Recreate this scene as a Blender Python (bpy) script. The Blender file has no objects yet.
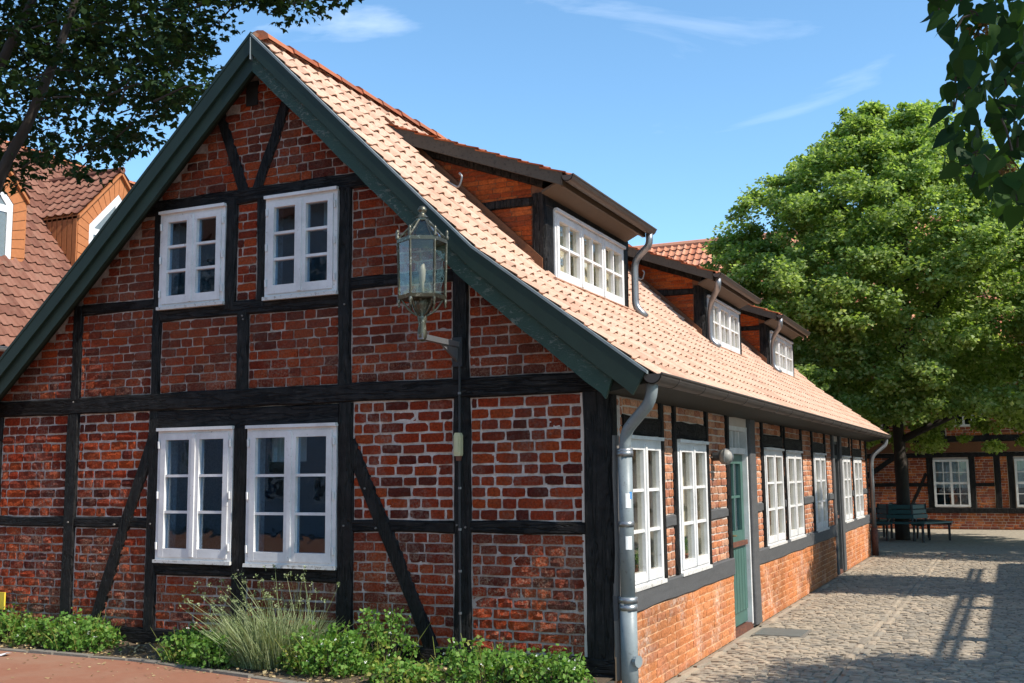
import bpy, math, random
import numpy as np
from mathutils import Vector, Matrix
random.seed(7)
RNG = np.random.default_rng(11)
R = math.radians
scene = bpy.context.scene
COL = scene.collection

# ------------------------------------------------------------------ camera
F_PX = 1075.0
YAW, PITCH, ROLL = R(-24.76), R(7.02), R(-0.59)
CAM = Vector((2.537, -7.120, 1.6))
_f = Vector((math.sin(YAW)*math.cos(PITCH), math.cos(YAW)*math.cos(PITCH), math.sin(PITCH)))
_r = Vector((math.cos(YAW), -math.sin(YAW), 0)); _u = _r.cross(_f)
_r2 = _r*math.cos(ROLL) + _u*math.sin(ROLL); _u2 = _u*math.cos(ROLL) - _r*math.sin(ROLL)
cd = bpy.data.cameras.new('camera'); cam = bpy.data.objects.new('camera', cd); COL.objects.link(cam)
m3 = Matrix((_r2, _u2, -_f)).transposed()
cam.matrix_world = Matrix.Translation(CAM) @ m3.to_4x4()
cd.sensor_width = 36; cd.lens = F_PX/1024*36; cd.clip_end = 3000; cd.clip_start = .05
scene.camera = cam
def to_px(p):
    d = Vector(p)-CAM; z = d.dot(_f)
    return 512+F_PX*d.dot(_r2)/z, 341.5-F_PX*d.dot(_u2)/z, z

# ------------------------------------------------------------------ sky, sun, exposure
SUN_EL, SUN_OFF = R(46), R(7.0)        # the sun stands to the right, grazing the gable
sdir = Vector((math.cos(SUN_EL)*math.cos(SUN_OFF), -math.cos(SUN_EL)*math.sin(SUN_OFF), math.sin(SUN_EL)))
sl = bpy.data.lights.new('sun', 'SUN'); sl.energy = 5.0; sl.angle = R(0.53); sl.color = (1.0, .93, .83)
so = bpy.data.objects.new('sun', sl); COL.objects.link(so)
so.rotation_euler = (-sdir).to_track_quat('-Z', 'Y').to_euler(); so.location = (20, -2, 30)
w = bpy.data.worlds.new('World'); scene.world = w; w.use_nodes = True
nt = w.node_tree; bg = nt.nodes['Background']
sky = nt.nodes.new('ShaderNodeTexSky'); sky.sky_type = 'NISHITA'; sky.sun_disc = False
sky.sun_elevation = SUN_EL; sky.sun_rotation = math.atan2(sdir.x, sdir.y)
sky.air_density = 1.0; sky.dust_density = .35; sky.ozone_density = 2.2; sky.altitude = 0
tc = nt.nodes.new('ShaderNodeTexCoord'); mp = nt.nodes.new('ShaderNodeMapping')
mp.inputs['Rotation'].default_value = (0, R(8), R(35)); mp.inputs['Scale'].default_value = (2.2, 6.5, 9.0); mp.inputs['Location'].default_value = (.35, .9, .2)
nz = nt.nodes.new('ShaderNodeTexNoise'); nz.inputs['Scale'].default_value = 1.25; nz.inputs['Detail'].default_value = 7; nz.inputs['Roughness'].default_value = .55; nz.inputs['Distortion'].default_value = .6
rp = nt.nodes.new('ShaderNodeValToRGB'); rp.color_ramp.elements[0].position = .57; rp.color_ramp.elements[1].position = .85
rp.color_ramp.elements[1].color = (.36, .36, .36, 1)
mx = nt.nodes.new('ShaderNodeMix'); mx.data_type = 'RGBA'; mx.inputs['B'].default_value = (9.0, 9.4, 10.0, 1)
nt.links.new(tc.outputs['Generated'], mp.inputs['Vector']); nt.links.new(mp.outputs[0], nz.inputs['Vector'])
nt.links.new(nz.outputs['Fac'], rp.inputs['Fac']); nt.links.new(rp.outputs['Color'], mx.inputs['Factor'])
sm = nt.nodes.new('ShaderNodeMix'); sm.data_type = 'RGBA'; sm.blend_type = 'MULTIPLY'; sm.inputs['Factor'].default_value = 1; sm.inputs['B'].default_value = (.88, 1.13, 1.18, 1)
nt.links.new(sky.outputs['Color'], sm.inputs['A']); nt.links.new(sm.outputs['Result'], mx.inputs['A']); nt.links.new(mx.outputs['Result'], bg.inputs['Color'])
bg.inputs['Strength'].default_value = .15
vs = scene.view_settings; vs.view_transform = 'Standard'; vs.look = 'None'; vs.exposure = 0.52; vs.gamma = 1; vs.use_curve_mapping = False

# ------------------------------------------------------------------ materials
class MT:
    def __init__(s, name):
        s.m = bpy.data.materials.new(name); s.m.use_nodes = True; s.t = s.m.node_tree
        s.b = s.t.nodes['Principled BSDF']; s.out = s.t.nodes['Material Output']
    def n(s, typ, props=None, **inp):
        o = s.t.nodes.new('ShaderNode'+typ)
        for k, v in (props or {}).items(): setattr(o, k, v)
        for k, v in inp.items(): s.set(o, k, v)
        return o
    def set(s, o, k, v):
        k2 = k.replace('_', ' ')
        sock = o.inputs[int(k[1:])] if k[0] == 'i' and k[1:].isdigit() else o.inputs[k2]
        if isinstance(v, bpy.types.NodeSocket): s.t.links.new(v, sock)
        else: sock.default_value = (*v, 1) if isinstance(v, tuple) and len(v) == 3 and sock.type == 'RGBA' else v
    def pos(s): return s.n('NewGeometry').outputs['Position']
    def noise(s, scale, detail=4, rough=.55, vec=None, dist=0):
        return s.n('TexNoise', None, Vector=vec or s.pos(), Scale=scale, Detail=detail, Roughness=rough, Distortion=dist).outputs['Fac']
    def ramp(s, fac, stops, interp='LINEAR'):
        o = s.n('ValToRGB', None, Fac=fac); cr = o.color_ramp; cr.interpolation = interp
        while len(cr.elements) < len(stops): cr.elements.new(.5)
        for e, (p, c) in zip(cr.elements, stops):
            e.position = p; e.color = (*c, 1) if isinstance(c, tuple) else (c, c, c, 1)
        return o.outputs['Color']
    def mix(s, fac, a, b, mode='MIX'):
        o = s.n('Mix', {'data_type': 'RGBA', 'blend_type': mode})
        for k, v in ((0, fac), (6, a), (7, b)):
            if isinstance(v, bpy.types.NodeSocket): s.t.links.new(v, o.inputs[k])
            else: o.inputs[k].default_value = (*v, 1) if isinstance(v, tuple) else v
        return o.outputs[2]
    def math(s, op, a, b=0.0):
        o = s.n('Math', {'operation': op}, i0=a, i1=b); return o.outputs[0]
    def rnd(s):
        g = s.n('NewGeometry').outputs['Random Per Island']; o = s.n('ObjectInfo').outputs['Random']
        return s.math('FRACT', s.math('ADD', g, o))
    def stretch(s, sx, sy, sz): return s.n('Mapping', None, Vector=s.pos(), Scale=(sx, sy, sz)).outputs[0]
    def bump(s, h, strength=.5, dist=.01, prev=None):
        o = s.n('Bump', None, Height=h, Strength=strength, Distance=dist)
        if prev: s.set(o, 'Normal', prev)
        return o.outputs[0]
    def done(s, col, rough=.8, normal=None, metal=0, spec=.4):
        s.set(s.b, 'Base_Color', col); s.set(s.b, 'Roughness', rough); s.b.inputs['Metallic'].default_value = metal
        s.b.inputs['Specular IOR Level'].default_value = spec
        if normal: s.set(s.b, 'Normal', normal)
        return s.m
M = {}
def brick_mat(name, pal, stain=(.32, .26, .22), stain_amt=.55, bumpd=.012, bs=.8):
    t = MT(name); r = t.rnd()
    c = t.ramp(r, [(i/len(pal), p) for i, p in enumerate(pal)], 'CONSTANT')
    fine = t.noise(55, 5, .7)
    c = t.mix(.75, c, t.ramp(fine, [(.28, .22), (.72, 1.4)]), 'MULTIPLY')
    big = t.noise(2.3, 5, .65)
    c = t.mix(t.math('MULTIPLY', t.ramp(big, [(.5, 0.), (.66, 1.)]), t.math('MULTIPLY', t.ramp(t.noise(38, 4, .7), [(.42, 0.), (.62, 1.)]), stain_amt)), c, stain)
    c = t.mix(t.math('MULTIPLY', t.ramp(t.noise(1.1, 4, .6), [(.45, 0.), (.62, 1.)]), .35), c, (.03, .018, .014))
    if name == 'brick_gable':
        zq = t.ramp(t.math('DIVIDE', t.n('SeparateXYZ', None, Vector=t.pos()).outputs[2], 6.0), [(0, 1.), (.19, 1.), (.205, .2), (.365, .2), (.385, 1.), (1, 1.)]); c = t.mix(t.math('MULTIPLY', zq, t.ramp(t.noise(.85, 3, .55), [(.42, .0), (.62, .55)])), c, t.mix(t.noise(30, 4), (.07, .026, .018), (.17, .07, .042)))
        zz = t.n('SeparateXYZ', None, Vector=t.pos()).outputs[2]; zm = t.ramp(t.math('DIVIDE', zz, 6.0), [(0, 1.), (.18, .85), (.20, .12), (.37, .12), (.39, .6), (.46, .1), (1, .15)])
        c = t.mix(t.math('MULTIPLY', zm, t.math('MULTIPLY', t.ramp(t.noise(3.1, 4, .6), [(.40, 0.), (.58, 1.)]), t.ramp(t.noise(62, 5, .75), [(.46, 0.), (.60, .8)]))), c, (.38, .25, .17))  # pale crust by height: weathering, with grazing-sun highlights painted into the colour
    h = t.math('ADD', t.noise(48, 6, .7), t.math('MULTIPLY', t.noise(16, 3, .5), 1.2))
    M[name] = t.done(c, .9, t.bump(h, bs, bumpd), spec=.08)
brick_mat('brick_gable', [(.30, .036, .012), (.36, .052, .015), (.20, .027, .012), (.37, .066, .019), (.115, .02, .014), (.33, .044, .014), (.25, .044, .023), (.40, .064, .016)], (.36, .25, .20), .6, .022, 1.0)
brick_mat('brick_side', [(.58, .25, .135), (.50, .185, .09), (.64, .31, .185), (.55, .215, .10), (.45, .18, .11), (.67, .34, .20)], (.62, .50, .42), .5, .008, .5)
brick_mat('brick_base', [(.57, .22, .09), (.54, .20, .08), (.59, .24, .105), (.56, .21, .082), (.52, .205, .10)], (.70, .56, .46), .85, .005, .5)
brick_mat('brick_dormer', [(.40, .085, .02), (.34, .066, .017), (.44, .105, .027), (.28, .055, .017)], (.2, .1, .07), .3, .006, .5)
brick_mat('brick_far', [(.46, .13, .045), (.36, .09, .04), (.52, .17, .06), (.28, .08, .05)], (.35, .25, .2), .3, .005, .3)
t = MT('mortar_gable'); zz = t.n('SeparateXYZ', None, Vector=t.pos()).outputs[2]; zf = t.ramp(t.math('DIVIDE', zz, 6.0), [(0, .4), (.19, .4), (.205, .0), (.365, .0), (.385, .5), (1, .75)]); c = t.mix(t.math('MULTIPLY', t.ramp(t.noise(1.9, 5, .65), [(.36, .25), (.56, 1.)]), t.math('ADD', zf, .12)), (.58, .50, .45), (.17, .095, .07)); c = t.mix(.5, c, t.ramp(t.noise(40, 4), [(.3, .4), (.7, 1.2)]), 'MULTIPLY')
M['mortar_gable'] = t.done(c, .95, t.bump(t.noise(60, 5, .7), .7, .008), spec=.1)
t = MT('mortar_side'); c = t.mix(t.noise(3, 4), (.62, .55, .48), (.45, .36, .30)); M['mortar_side'] = t.done(c, .95, t.bump(t.noise(60, 5, .7), .5, .005), spec=.1)
def timber(name, st):
    t = MT(name); v = t.noise(7, 5, .7); vec = t.stretch(*st); g = t.noise(60, 6, .75, vec); ck = t.noise(22, 3, .6, vec, .4)
    c = t.mix(t.ramp(v, [(.40, 0.), (.72, 1.)]), (.0065, .006, .006), (.022, .020, .019)); c = t.mix(t.ramp(g, [(.56, 0.), (.72, .75)]), c, (.065, .058, .052))
    c = t.mix(t.ramp(t.noise(26, 6, .8), [(.64, 0.), (.72, .6)]), c, (.12, .105, .09)); c = t.mix(t.ramp(ck, [(.47, 0.), (.495, 1.), (.505, 1.), (.53, 0.)]), c, (.002, .002, .002))
    M[name] = t.done(c, .6, t.bump(t.ramp(ck, [(.46, 1.), (.495, 0.), (.505, 0.), (.54, 1.)]), .8, .012, t.bump(g, .7, .008, t.bump(v, .5, .03))), spec=.18)
timber('timber_black', (1, 1, .09)); timber('timber_black_level', (.09, .09, 1))
t = MT('timber_unused'); v = t.noise(7, 5, .7); g = t.noise(90, 4, .7, t.stretch(1, 1, .12))
c = t.mix(t.ramp(v, [(.45, 0.), (.75, 1.)]), (.006, .0055, .0055), (.018, .016, .015)); c = t.mix(t.ramp(t.noise(26, 6, .8), [(.66, 0.), (.75, .6)]), c, (.10, .085, .075))
M['timber_unused'] = t.done(c, .62, t.bump(g, .6, .008, t.bump(v, .4, .02)), spec=.35)
t = MT('timber_grey'); c = t.mix(t.noise(20, 5, .7, t.stretch(1, .15, 1)), (.045, .045, .046), (.11, .11, .112)); M['timber_grey'] = t.done(c, .7, t.bump(t.noise(70, 5, .7), .5, .006))
t = MT('timber_bare'); c = t.mix(t.noise(60, 5, .7, t.stretch(1, 1, .1)), (.10, .09, .08), (.23, .21, .19)); M['timber_bare'] = t.done(c, .85, t.bump(t.noise(70, 5, .7, t.stretch(1, 1, .1)), .6, .006))
def paint(name, col, worn, amt=.62, rough=.45, dirt=.12):
    t = MT(name); c = t.mix(t.ramp(t.noise(35, 6, .75), [(amt, 0.), (amt+.05, 1.)]), col, worn)
    c = t.mix(dirt, c, t.ramp(t.noise(4, 5, .7), [(.3, .3), (.7, 1.)]), 'MULTIPLY')
    M[name] = t.done(c, rough, t.bump(t.noise(45, 4, .6), .15, .004))
paint('white_paint', (.76, .75, .74), (.40, .37, .33), .62, .45, .4)
paint('sill_stone', (.62, .60, .57), (.35, .32, .28), .55)
paint('green_board', (.013, .030, .021), (.03, .045, .034), .66, .55, .45)
t = MT('green_board_worn'); w1 = t.noise(16, 7, .75, t.stretch(1, 1, 2.2), 1.2); w2 = t.ramp(t.noise(1.3, 3), [(.38, 0.), (.62, 1.)])
f = t.math('MULTIPLY', t.ramp(w1, [(.55, 0.), (.60, .8)]), w2)
c = t.mix(f, t.mix(t.noise(6, 4), (.012, .034, .024), (.024, .06, .042)), t.mix(t.noise(50), (.06, .08, .065), (.24, .24, .20)))
M['green_board_worn'] = t.done(c, .6, t.bump(w1, .7, .01))
paint('green_door', (.065, .145, .12), (.035, .08, .07), .64, .45, .4)
paint('green_soffit', (.010, .012, .006), (.007, .008, .005), .6, .7, .3)
paint('brown_board', (.16, .06, .022), (.08, .035, .018), .55, .6, .3)
paint('dormer_verge', (.075, .065, .05), (.04, .035, .028), .55, .7, .4)
paint('soffit_brown', (.07, .042, .02), (.04, .024, .012), .6, .6, .3)
paint('zinc', (.30, .31, .32), (.19, .19, .19), .6, .38, .4); M['zinc'].node_tree.nodes['Principled BSDF'].inputs['Metallic'].default_value = .7
paint('gutter_metal', (.10, .085, .075), (.06, .05, .042), .6, .55, .4); M['gutter_metal'].node_tree.nodes['Principled BSDF'].inputs['Metallic'].default_value = .5
paint('pipe_paint', (.23, .265, .275), (.15, .165, .175), .6, .45, .45)
paint('rust_metal', (.16, .06, .035), (.09, .04, .03), .5, .8, .3)
paint('lantern_metal', (.12, .115, .085), (.34, .33, .27), .55, .4, .5); M['lantern_metal'].node_tree.nodes['Principled BSDF'].inputs['Metallic'].default_value = .75
paint('bench_teal', (.018, .085, .085), (.03, .09, .085), .6, .45, .3)
paint('iron', (.03, .032, .034), (.06, .05, .045), .6, .5, .3)
def tile_mat(name, pal, bumpd=.004):
    t = MT(name); c = t.ramp(t.rnd(), [(i/len(pal), p) for i, p in enumerate(pal)], 'CONSTANT')
    c = t.mix(.4, c, t.ramp(t.noise(30, 5, .7), [(.3, .5), (.7, 1.15)]), 'MULTIPLY')
    c = t.mix(t.ramp(t.noise(3.2, 6, .75), [(.52, 0.), (.70, .55)]), c, (.20, .13, .09)); c = t.mix(t.ramp(t.noise(24, 5, .7), [(.64, 0.), (.72, .35)]), c, (.30, .27, .20))
    M[name] = t.done(c, .85, t.bump(t.noise(60, 4), .3, bumpd), spec=.12)
tile_mat('tile_house', [(.54, .345, .245), (.57, .37, .27), (.52, .325, .23), (.58, .385, .285), (.55, .355, .26), (.48, .29, .205), (.56, .36, .26)])
tile_mat('tile_dormer', [(.36, .12, .06), (.40, .145, .075), (.30, .095, .05)])
tile_mat('tile_left', [(.19, .085, .058), (.22, .10, .068), (.165, .072, .05), (.24, .115, .08)])
tile_mat('tile_back', [(.50, .20, .115), (.55, .24, .14), (.46, .175, .10), (.58, .27, .17)])
t = MT('sett'); c = t.ramp(t.rnd(), [(0, (.33, .275, .205)), (.17, (.39, .32, .235)), (.34, (.29, .25, .195)), (.5, (.41, .33, .24)), (.67, (.35, .295, .225)), (.84, (.26, .22, .17))], 'CONSTANT')
c = t.mix(.45, c, t.ramp(t.noise(40, 5, .7), [(.3, .40), (.7, 1.1)]), 'MULTIPLY'); c = t.mix(t.ramp(t.noise(1.2, 5, .65), [(.45, 0.), (.68, .5)]), c, (.20, .17, .13)); M['sett'] = t.done(c, .8, t.bump(t.noise(50, 5, .7), .6, .006), spec=.3)
t = MT('sand_joint'); c = t.mix(t.noise(14, 6, .7), (.20, .17, .13), (.36, .31, .24)); M['sand_joint'] = t.done(c, .95, t.bump(t.noise(120, 4), .6, .004))
t = MT('far_paving'); vo = t.n('TexVoronoi', {'feature': 'DISTANCE_TO_EDGE'}, Vector=t.pos(), Scale=7.0).outputs['Distance']
c = t.mix(t.noise(8, 5), (.27, .235, .18), (.38, .33, .255)); c = t.mix(t.ramp(vo, [(.02, .6), (.09, 0.)]), c, (.16, .14, .11)); M['far_paving'] = t.done(c, .85, t.bump(vo, .5, .02))
t = MT('red_paving'); c = t.mix(t.noise(26, 6, .7), (.20, .082, .046), (.29, .125, .072)); c = t.mix(t.ramp(t.noise(2, 4), [(.45, 0.), (.7, .35)]), c, (.30, .21, .14)); M['red_paving'] = t.done(c, .9, t.bump(t.noise(90, 5, .7), .5, .004))
t = MT('kerb_grey'); c = t.mix(t.noise(30, 6, .7), (.10, .088, .07), (.24, .21, .175)); M['kerb_grey'] = t.done(c, .9, t.bump(t.noise(60, 5, .7), .7, .008))
t = MT('soil'); c = t.mix(t.noise(30, 6, .75), (.05, .034, .022), (.20, .14, .085)); M['soil'] = t.done(c, .95, t.bump(t.noise(45, 6, .75), .9, .03))
t = MT('ground_earth'); c = t.mix(t.noise(2, 5), (.20, .18, .15), (.30, .27, .22)); M['ground_earth'] = t.done(c, .95)
t = MT('bark'); c = t.mix(t.noise(14, 6, .75, t.stretch(1, 1, .25)), (.016, .012, .010), (.06, .048, .038)); M['bark'] = t.done(c, .9, t.bump(t.noise(18, 6, .7, t.stretch(1, 1, .3)), .8, .03))
def leaf_mat(name, pal, trans=.35, rough=.5):
    t = MT(name); c = t.ramp(t.n('NewGeometry').outputs['Random Per Island'], [(i/max(1, len(pal)-1), p) for i, p in enumerate(pal)])
    c = t.mix(t.math('MULTIPLY', t.ramp(t.noise(.9, 3), [(.35, 0.), (.65, 1.)]), .35), c, (pal[0][0]*.8, pal[0][1]*.8, pal[0][2]*.8))
    t.done(c, rough, spec=.15)
    tr = t.n('BsdfTranslucent', None, Color=t.mix(1.0, c, (1.3, 1.35, .6), 'MULTIPLY'))
    ms = t.n('MixShader', None, i0=trans, i1=t.b.outputs[0], i2=tr.outputs[0])
    t.t.links.new(ms.outputs[0], t.out.inputs[0]); M[name] = t.m
leaf_mat('leaf_bench_tree', [(.11, .185, .038), (.23, .33, .08), (.34, .44, .14), (.47, .56, .28)], .55)
leaf_mat('leaf_dark', [(.010, .026, .008), (.017, .038, .010), (.025, .052, .012)], .25, .6)
leaf_mat('leaf_hang', [(.012, .034, .008), (.022, .055, .012), (.045, .10, .016)], .4, .5)
leaf_mat('leaf_lime', [(.02, .05, .014), (.03, .07, .018), (.045, .095, .02)], .28, .45)
leaf_mat('leaf_rose', [(.08, .18, .03), (.15, .29, .055), (.25, .38, .10)], .42)
leaf_mat('leaf_yellow', [(.16, .20, .04), (.24, .26, .06), (.30, .28, .09)], .3)
leaf_mat('leaf_lavender', [(.17, .22, .09), (.27, .32, .16), (.40, .43, .27)], .3, .7)
leaf_mat('petal_white', [(.75, .75, .72), (.8, .8, .78)], .2)
leaf_mat('seed_brown', [(.16, .09, .03), (.24, .13, .04), (.12, .07, .03)], .2)
leaf_mat('dry_leaf', [(.35, .25, .12), (.5, .4, .22), (.28, .17, .08)], .1, .8)
GLASS = 'window_glass'
def glass_mat(name, tint=(.9, .95, .95), ior=1.5, wav=.05):
    t = MT(name); nb = t.bump(t.noise(5, 2), wav, .02); r0 = ((ior-1)/(ior+1))**2
    fc = t.n('LayerWeight', None, Blend=.5, Normal=nb).outputs['Facing']; fr = t.math('ADD', t.math('MULTIPLY', t.math('POWER', fc, 5.0), 1-r0), r0)
    gl = t.n('BsdfGlossy', None, Color=(1., 1., 1.), Roughness=.015, Normal=nb); tr = t.n('BsdfTransparent', None, Color=tint)
    ms = t.n('MixShader', None, i0=fr, i1=tr.outputs[0], i2=gl.outputs[0]); t.t.links.new(ms.outputs[0], t.out.inputs[0]); M[name] = t.m
glass_mat('window_glass', (.72, .84, .94), 1.58)
glass_mat('window_glass_side', (.92, .91, .86), 1.45)
glass_mat('lantern_glass', (.93, .93, .88), 1.42, .6)
def plain(name, col, rough=.8, metal=0):
    t = MT(name); c = t.mix(.35, col, t.ramp(t.noise(12, 4), [(.3, .6), (.7, 1.1)]), 'MULTIPLY'); M[name] = t.done(c, rough, metal=metal)
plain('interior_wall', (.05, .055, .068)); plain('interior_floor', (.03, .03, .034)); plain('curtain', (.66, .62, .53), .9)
plain('plaster', (.62, .58, .50)); plain('plaster_blue', (.42, .46, .52)); plain('orange_brick', (.40, .145, .05)); plain('mortar_line', (.62, .36, .20)); plain('mortar_pale', (.55, .45, .4))
plain('frosted', (.27, .26, .24), .5); plain('box_cream', (.52, .50, .30), .5); plain('yellow_sign', (.75, .55, .05), .5); plain('paper', (.8, .8, .8)); plain('sticker_white', (.75, .76, .75)); plain('sticker_blue', (.05, .22, .5)); plain('hatch_metal', (.16, .165, .15), .6, .3)
plain('pot_clay', (.45, .18, .09)); plain('brass', (.35, .27, .12), .4, .8); plain('pvc_white', (.75, .75, .75), .4); plain('red_blind', (.25, .06, .03)); plain('vent_dark', (.01, .01, .01))

# ------------------------------------------------------------------ mesh helpers
ORG = {}
def link(o, parent=None):
    COL.objects.link(o)
    if parent is not None: o.parent = parent
    return o
def props(o, label=None, cat=None, group=None, kind=None):
    if label: o['label'] = label
    if cat: o['category'] = cat
    if group: o['group'] = group
    if kind: o['kind'] = kind
    return o
def thing(name, loc, label, cat, group=None):
    o = link(bpy.data.objects.new(name, None)); o.empty_display_size = .2; o.location = loc; ORG[o] = Vector(loc)
    return props(o, label, cat, group)
class Fr:                                  # a wall's frame: u along it, n out of it, v up
    def __init__(s, o, U, N, V=(0, 0, 1)): s.o, s.U, s.N, s.V = Vector(o), Vector(U), Vector(N), Vector(V)
    def p(s, u, n, v): return s.o+s.U*u+s.N*n+s.V*v
class MB:
    def __init__(s): s.v = []; s.f = []
    def quad(s, *ps):
        b = len(s.v); s.v += [Vector(p) for p in ps]; s.f.append(tuple(range(b, b+len(ps)))); return s
    def hexa(s, a):                        # 8 corners, bottom ring then top ring
        b = len(s.v); s.v += [Vector(p) for p in a]
        s.f += [tuple(b+i for i in q) for q in ((3, 2, 1, 0), (4, 5, 6, 7), (0, 1, 5, 4), (1, 2, 6, 5), (2, 3, 7, 6), (3, 0, 4, 7))]; return s
    def box(s, x0, x1, y0, y1, z0, z1):
        return s.hexa([(x0, y0, z0), (x1, y0, z0), (x1, y1, z0), (x0, y1, z0), (x0, y0, z1), (x1, y0, z1), (x1, y1, z1), (x0, y1, z1)])
    def fbox(s, fr, u0, u1, n0, n1, v0, v1, j=0):
        q = lambda: random.uniform(-j, j) if j else 0
        P = [(u0, n0, v0), (u1, n0, v0), (u1, n1, v0), (u0, n1, v0), (u0, n0, v1), (u1, n0, v1), (u1, n1, v1), (u0, n1, v1)]
        return s.hexa([fr.p(a+q(), b+q(), c+q()) for a, b, c in P])
    def prism(s, poly, ext):               # poly: list of 3d points, ext: vector
        b = len(s.v); n = len(poly); ext = Vector(ext)
        s.v += [Vector(p) for p in poly]+[Vector(p)+ext for p in poly]
        s.f += [tuple(range(b, b+n)), tuple(range(b+2*n-1, b+n-1, -1))]
        s.f += [(b+i, b+n+i, b+n+(i+1) % n, b+(i+1) % n) for i in range(n)]; return s
    def tube(s, pts, rad, n=8, cap=True):
        pts = [Vector(p) for p in pts]; rad = rad if hasattr(rad, '__len__') else [rad]*len(pts); b0 = len(s.v); prev = None
        for i, p in enumerate(pts):
            d = (pts[min(i+1, len(pts)-1)]-pts[max(i-1, 0)]).normalized()
            a = prev if prev is not None else (Vector((0, 0, 1)) if abs(d.z) < .9 else Vector((1, 0, 0)))
            x = (a-d*a.dot(d)).normalized(); prev = x; y = d.cross(x)
            for k in range(n):
                t = 2*math.pi*k/n; s.v.append(p+(x*math.cos(t)+y*math.sin(t))*rad[i])
        for i in range(len(pts)-1):
            for k in range(n):
                a = b0+i*n+k; c = b0+i*n+(k+1) % n; s.f.append((a, c, c+n, a+n))
        if cap:
            s.f.append(tuple(range(b0+n-1, b0-1, -1))); e = b0+(len(pts)-1)*n; s.f.append(tuple(range(e, e+n)))
        return s
    def lathe(s, c, prof, n=12):           # prof: (r, z)
        c = Vector(c); b = len(s.v)
        for r, z in prof:
            for k in range(n): t = 2*math.pi*k/n; s.v.append(c+Vector((r*math.cos(t), r*math.sin(t), z)))
        for i in range(len(prof)-1):
            for k in range(n):
                a = b+i*n+k; d = b+i*n+(k+1) % n; s.f.append((a, d, d+n, a+n))
        return s
    def beam(s, fr, a, b2, wd, n0, n1, j=.0065, ch=.012, seg=.3):     # an old timber from (u,v) a to b, slightly wavy, chamfered
        a = Vector((a[0], 0, a[1])); b2 = Vector((b2[0], 0, b2[1])); d = b2-a; L = d.length; d.normalize(); sd = Vector((-d.z, 0, d.x))
        k = max(2, int(L/seg)+1); base = len(s.v); h = wd/2; bow = random.uniform(-.008, .008)*min(1, L/1.5)
        for i in range(k+1):
            c = a+d*(L*i/k)+sd*(bow*math.sin(math.pi*i/k)); q = lambda: random.uniform(-j, j)
            w0, w1, nn = h+q(), h+q(), n1+q()*.6
            for o, n in ((-w0, n0), (-w0, nn-ch), (-w0+ch, nn), (w1-ch, nn), (w1, nn-ch), (w1, n0)):
                p = c+sd*o; s.v.append(fr.p(p.x, n, p.z))
        for i in range(k):
            for m in range(5):
                x = base+i*6+m; s.f.append((x, x+1, x+7, x+6))
        s.f.append(tuple(range(base+5, base-1, -1))); e = base+k*6; s.f.append(tuple(range(e, e+6))); return s
    def build(s, name, mat, parent=None, smooth=False, **kw):
        me = bpy.data.meshes.new(name); o = bpy.data.objects.new(name, me); link(o, parent)
        if parent is None:
            c = kw.pop('org', None); org = Vector(c) if c is not None else Vector((0, 0, 0)); o.location = org
        else: org = ORG[parent]
        ORG[o] = org
        me.from_pydata([tuple(p-org) for p in s.v], [], s.f); me.materials.append(M[mat])
        if smooth: me.polygons.foreach_set('use_smooth', [True]*len(me.polygons))
        fix = kw.pop('fix', True)
        if fix:
            import bmesh
            bm = bmesh.new(); bm.from_mesh(me); bmesh.ops.recalc_face_normals(bm, faces=bm.faces); bm.to_mesh(me); bm.free()
        me.update()
        return props(o, **kw)
def np_mesh(name, V, k, mat, parent=None, org=(0, 0, 0), smooth=False, **kw):   # V: (n,k,3) polygons
    V = np.asarray(V, np.float32); n = len(V); me = bpy.data.meshes.new(name); o = bpy.data.objects.new(name, me); link(o, parent)
    og = ORG[parent] if parent is not None else Vector(org)
    if parent is None: o.location = og
    ORG[o] = og
    V = V-np.array(og, np.float32)
    me.vertices.add(n*k); me.vertices.foreach_set('co', V.reshape(-1)); me.loops.add(n*k); me.loops.foreach_set('vertex_index', np.arange(n*k, dtype=np.int32))
    me.polygons.add(n); me.polygons.foreach_set('loop_start', np.arange(0, n*k, k, dtype=np.int32)); me.polygons.foreach_set('loop_total', np.full(n, k, np.int32))
    me.update(calc_edges=True); me.materials.append(M[mat])
    return props(o, **kw)
def pieces_mesh(name, items, mat, parent, fr_fn, **kw):   # joined pieces: items of (verts array, faces)
    V = []; Fc = []; b = 0
    for vv, ff in items:
        V.append(vv); Fc += [tuple(b+i for i in f) for f in ff]; b += len(vv)
    me = bpy.data.meshes.new(name); o = bpy.data.objects.new(name, me); link(o, parent); og = ORG[parent]; ORG[o] = og
    A = np.concatenate(V)-np.array(og); me.from_pydata(A.tolist(), [], Fc); me.materials.append(M[mat]); me.update()
    return props(o, **kw)
LEAF4 = np.array([(0, 0, 0), (.5, .42, .1), (0, 1, .0), (-.5, .42, .1)])
LEAF7 = np.array([(0, 0, 0), (.32, .12, .06), (.62, .5, .02), (.24, .55, .1), (0, 1.05, -.05), (-.24, .55, .1), (-.62, .5, .02), (-.32, .12, .06)])
HEART = np.array([(0, 0, 0), (.20, -.10, .03), (.42, .0, .07), (.5, .25, .09), (.40, .55, .06), (.18, .86, .0), (0, 1.12, -.06), (-.18, .86, .0), (-.40, .55, .06), (-.5, .25, .09), (-.42, .0, .07), (-.20, -.10, .03)])
OVATE = np.array([(0, 0, 0), (.12, .02, .02), (.26, .14, .06), (.34, .34, .10), (.29, .62, .04), (.14, .92, -.05), (0, 1.15, -.14), (-.14, .92, -.05), (-.29, .62, .05), (-.34, .34, .12), (-.26, .14, .07), (-.12, .02, .02)])
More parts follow.
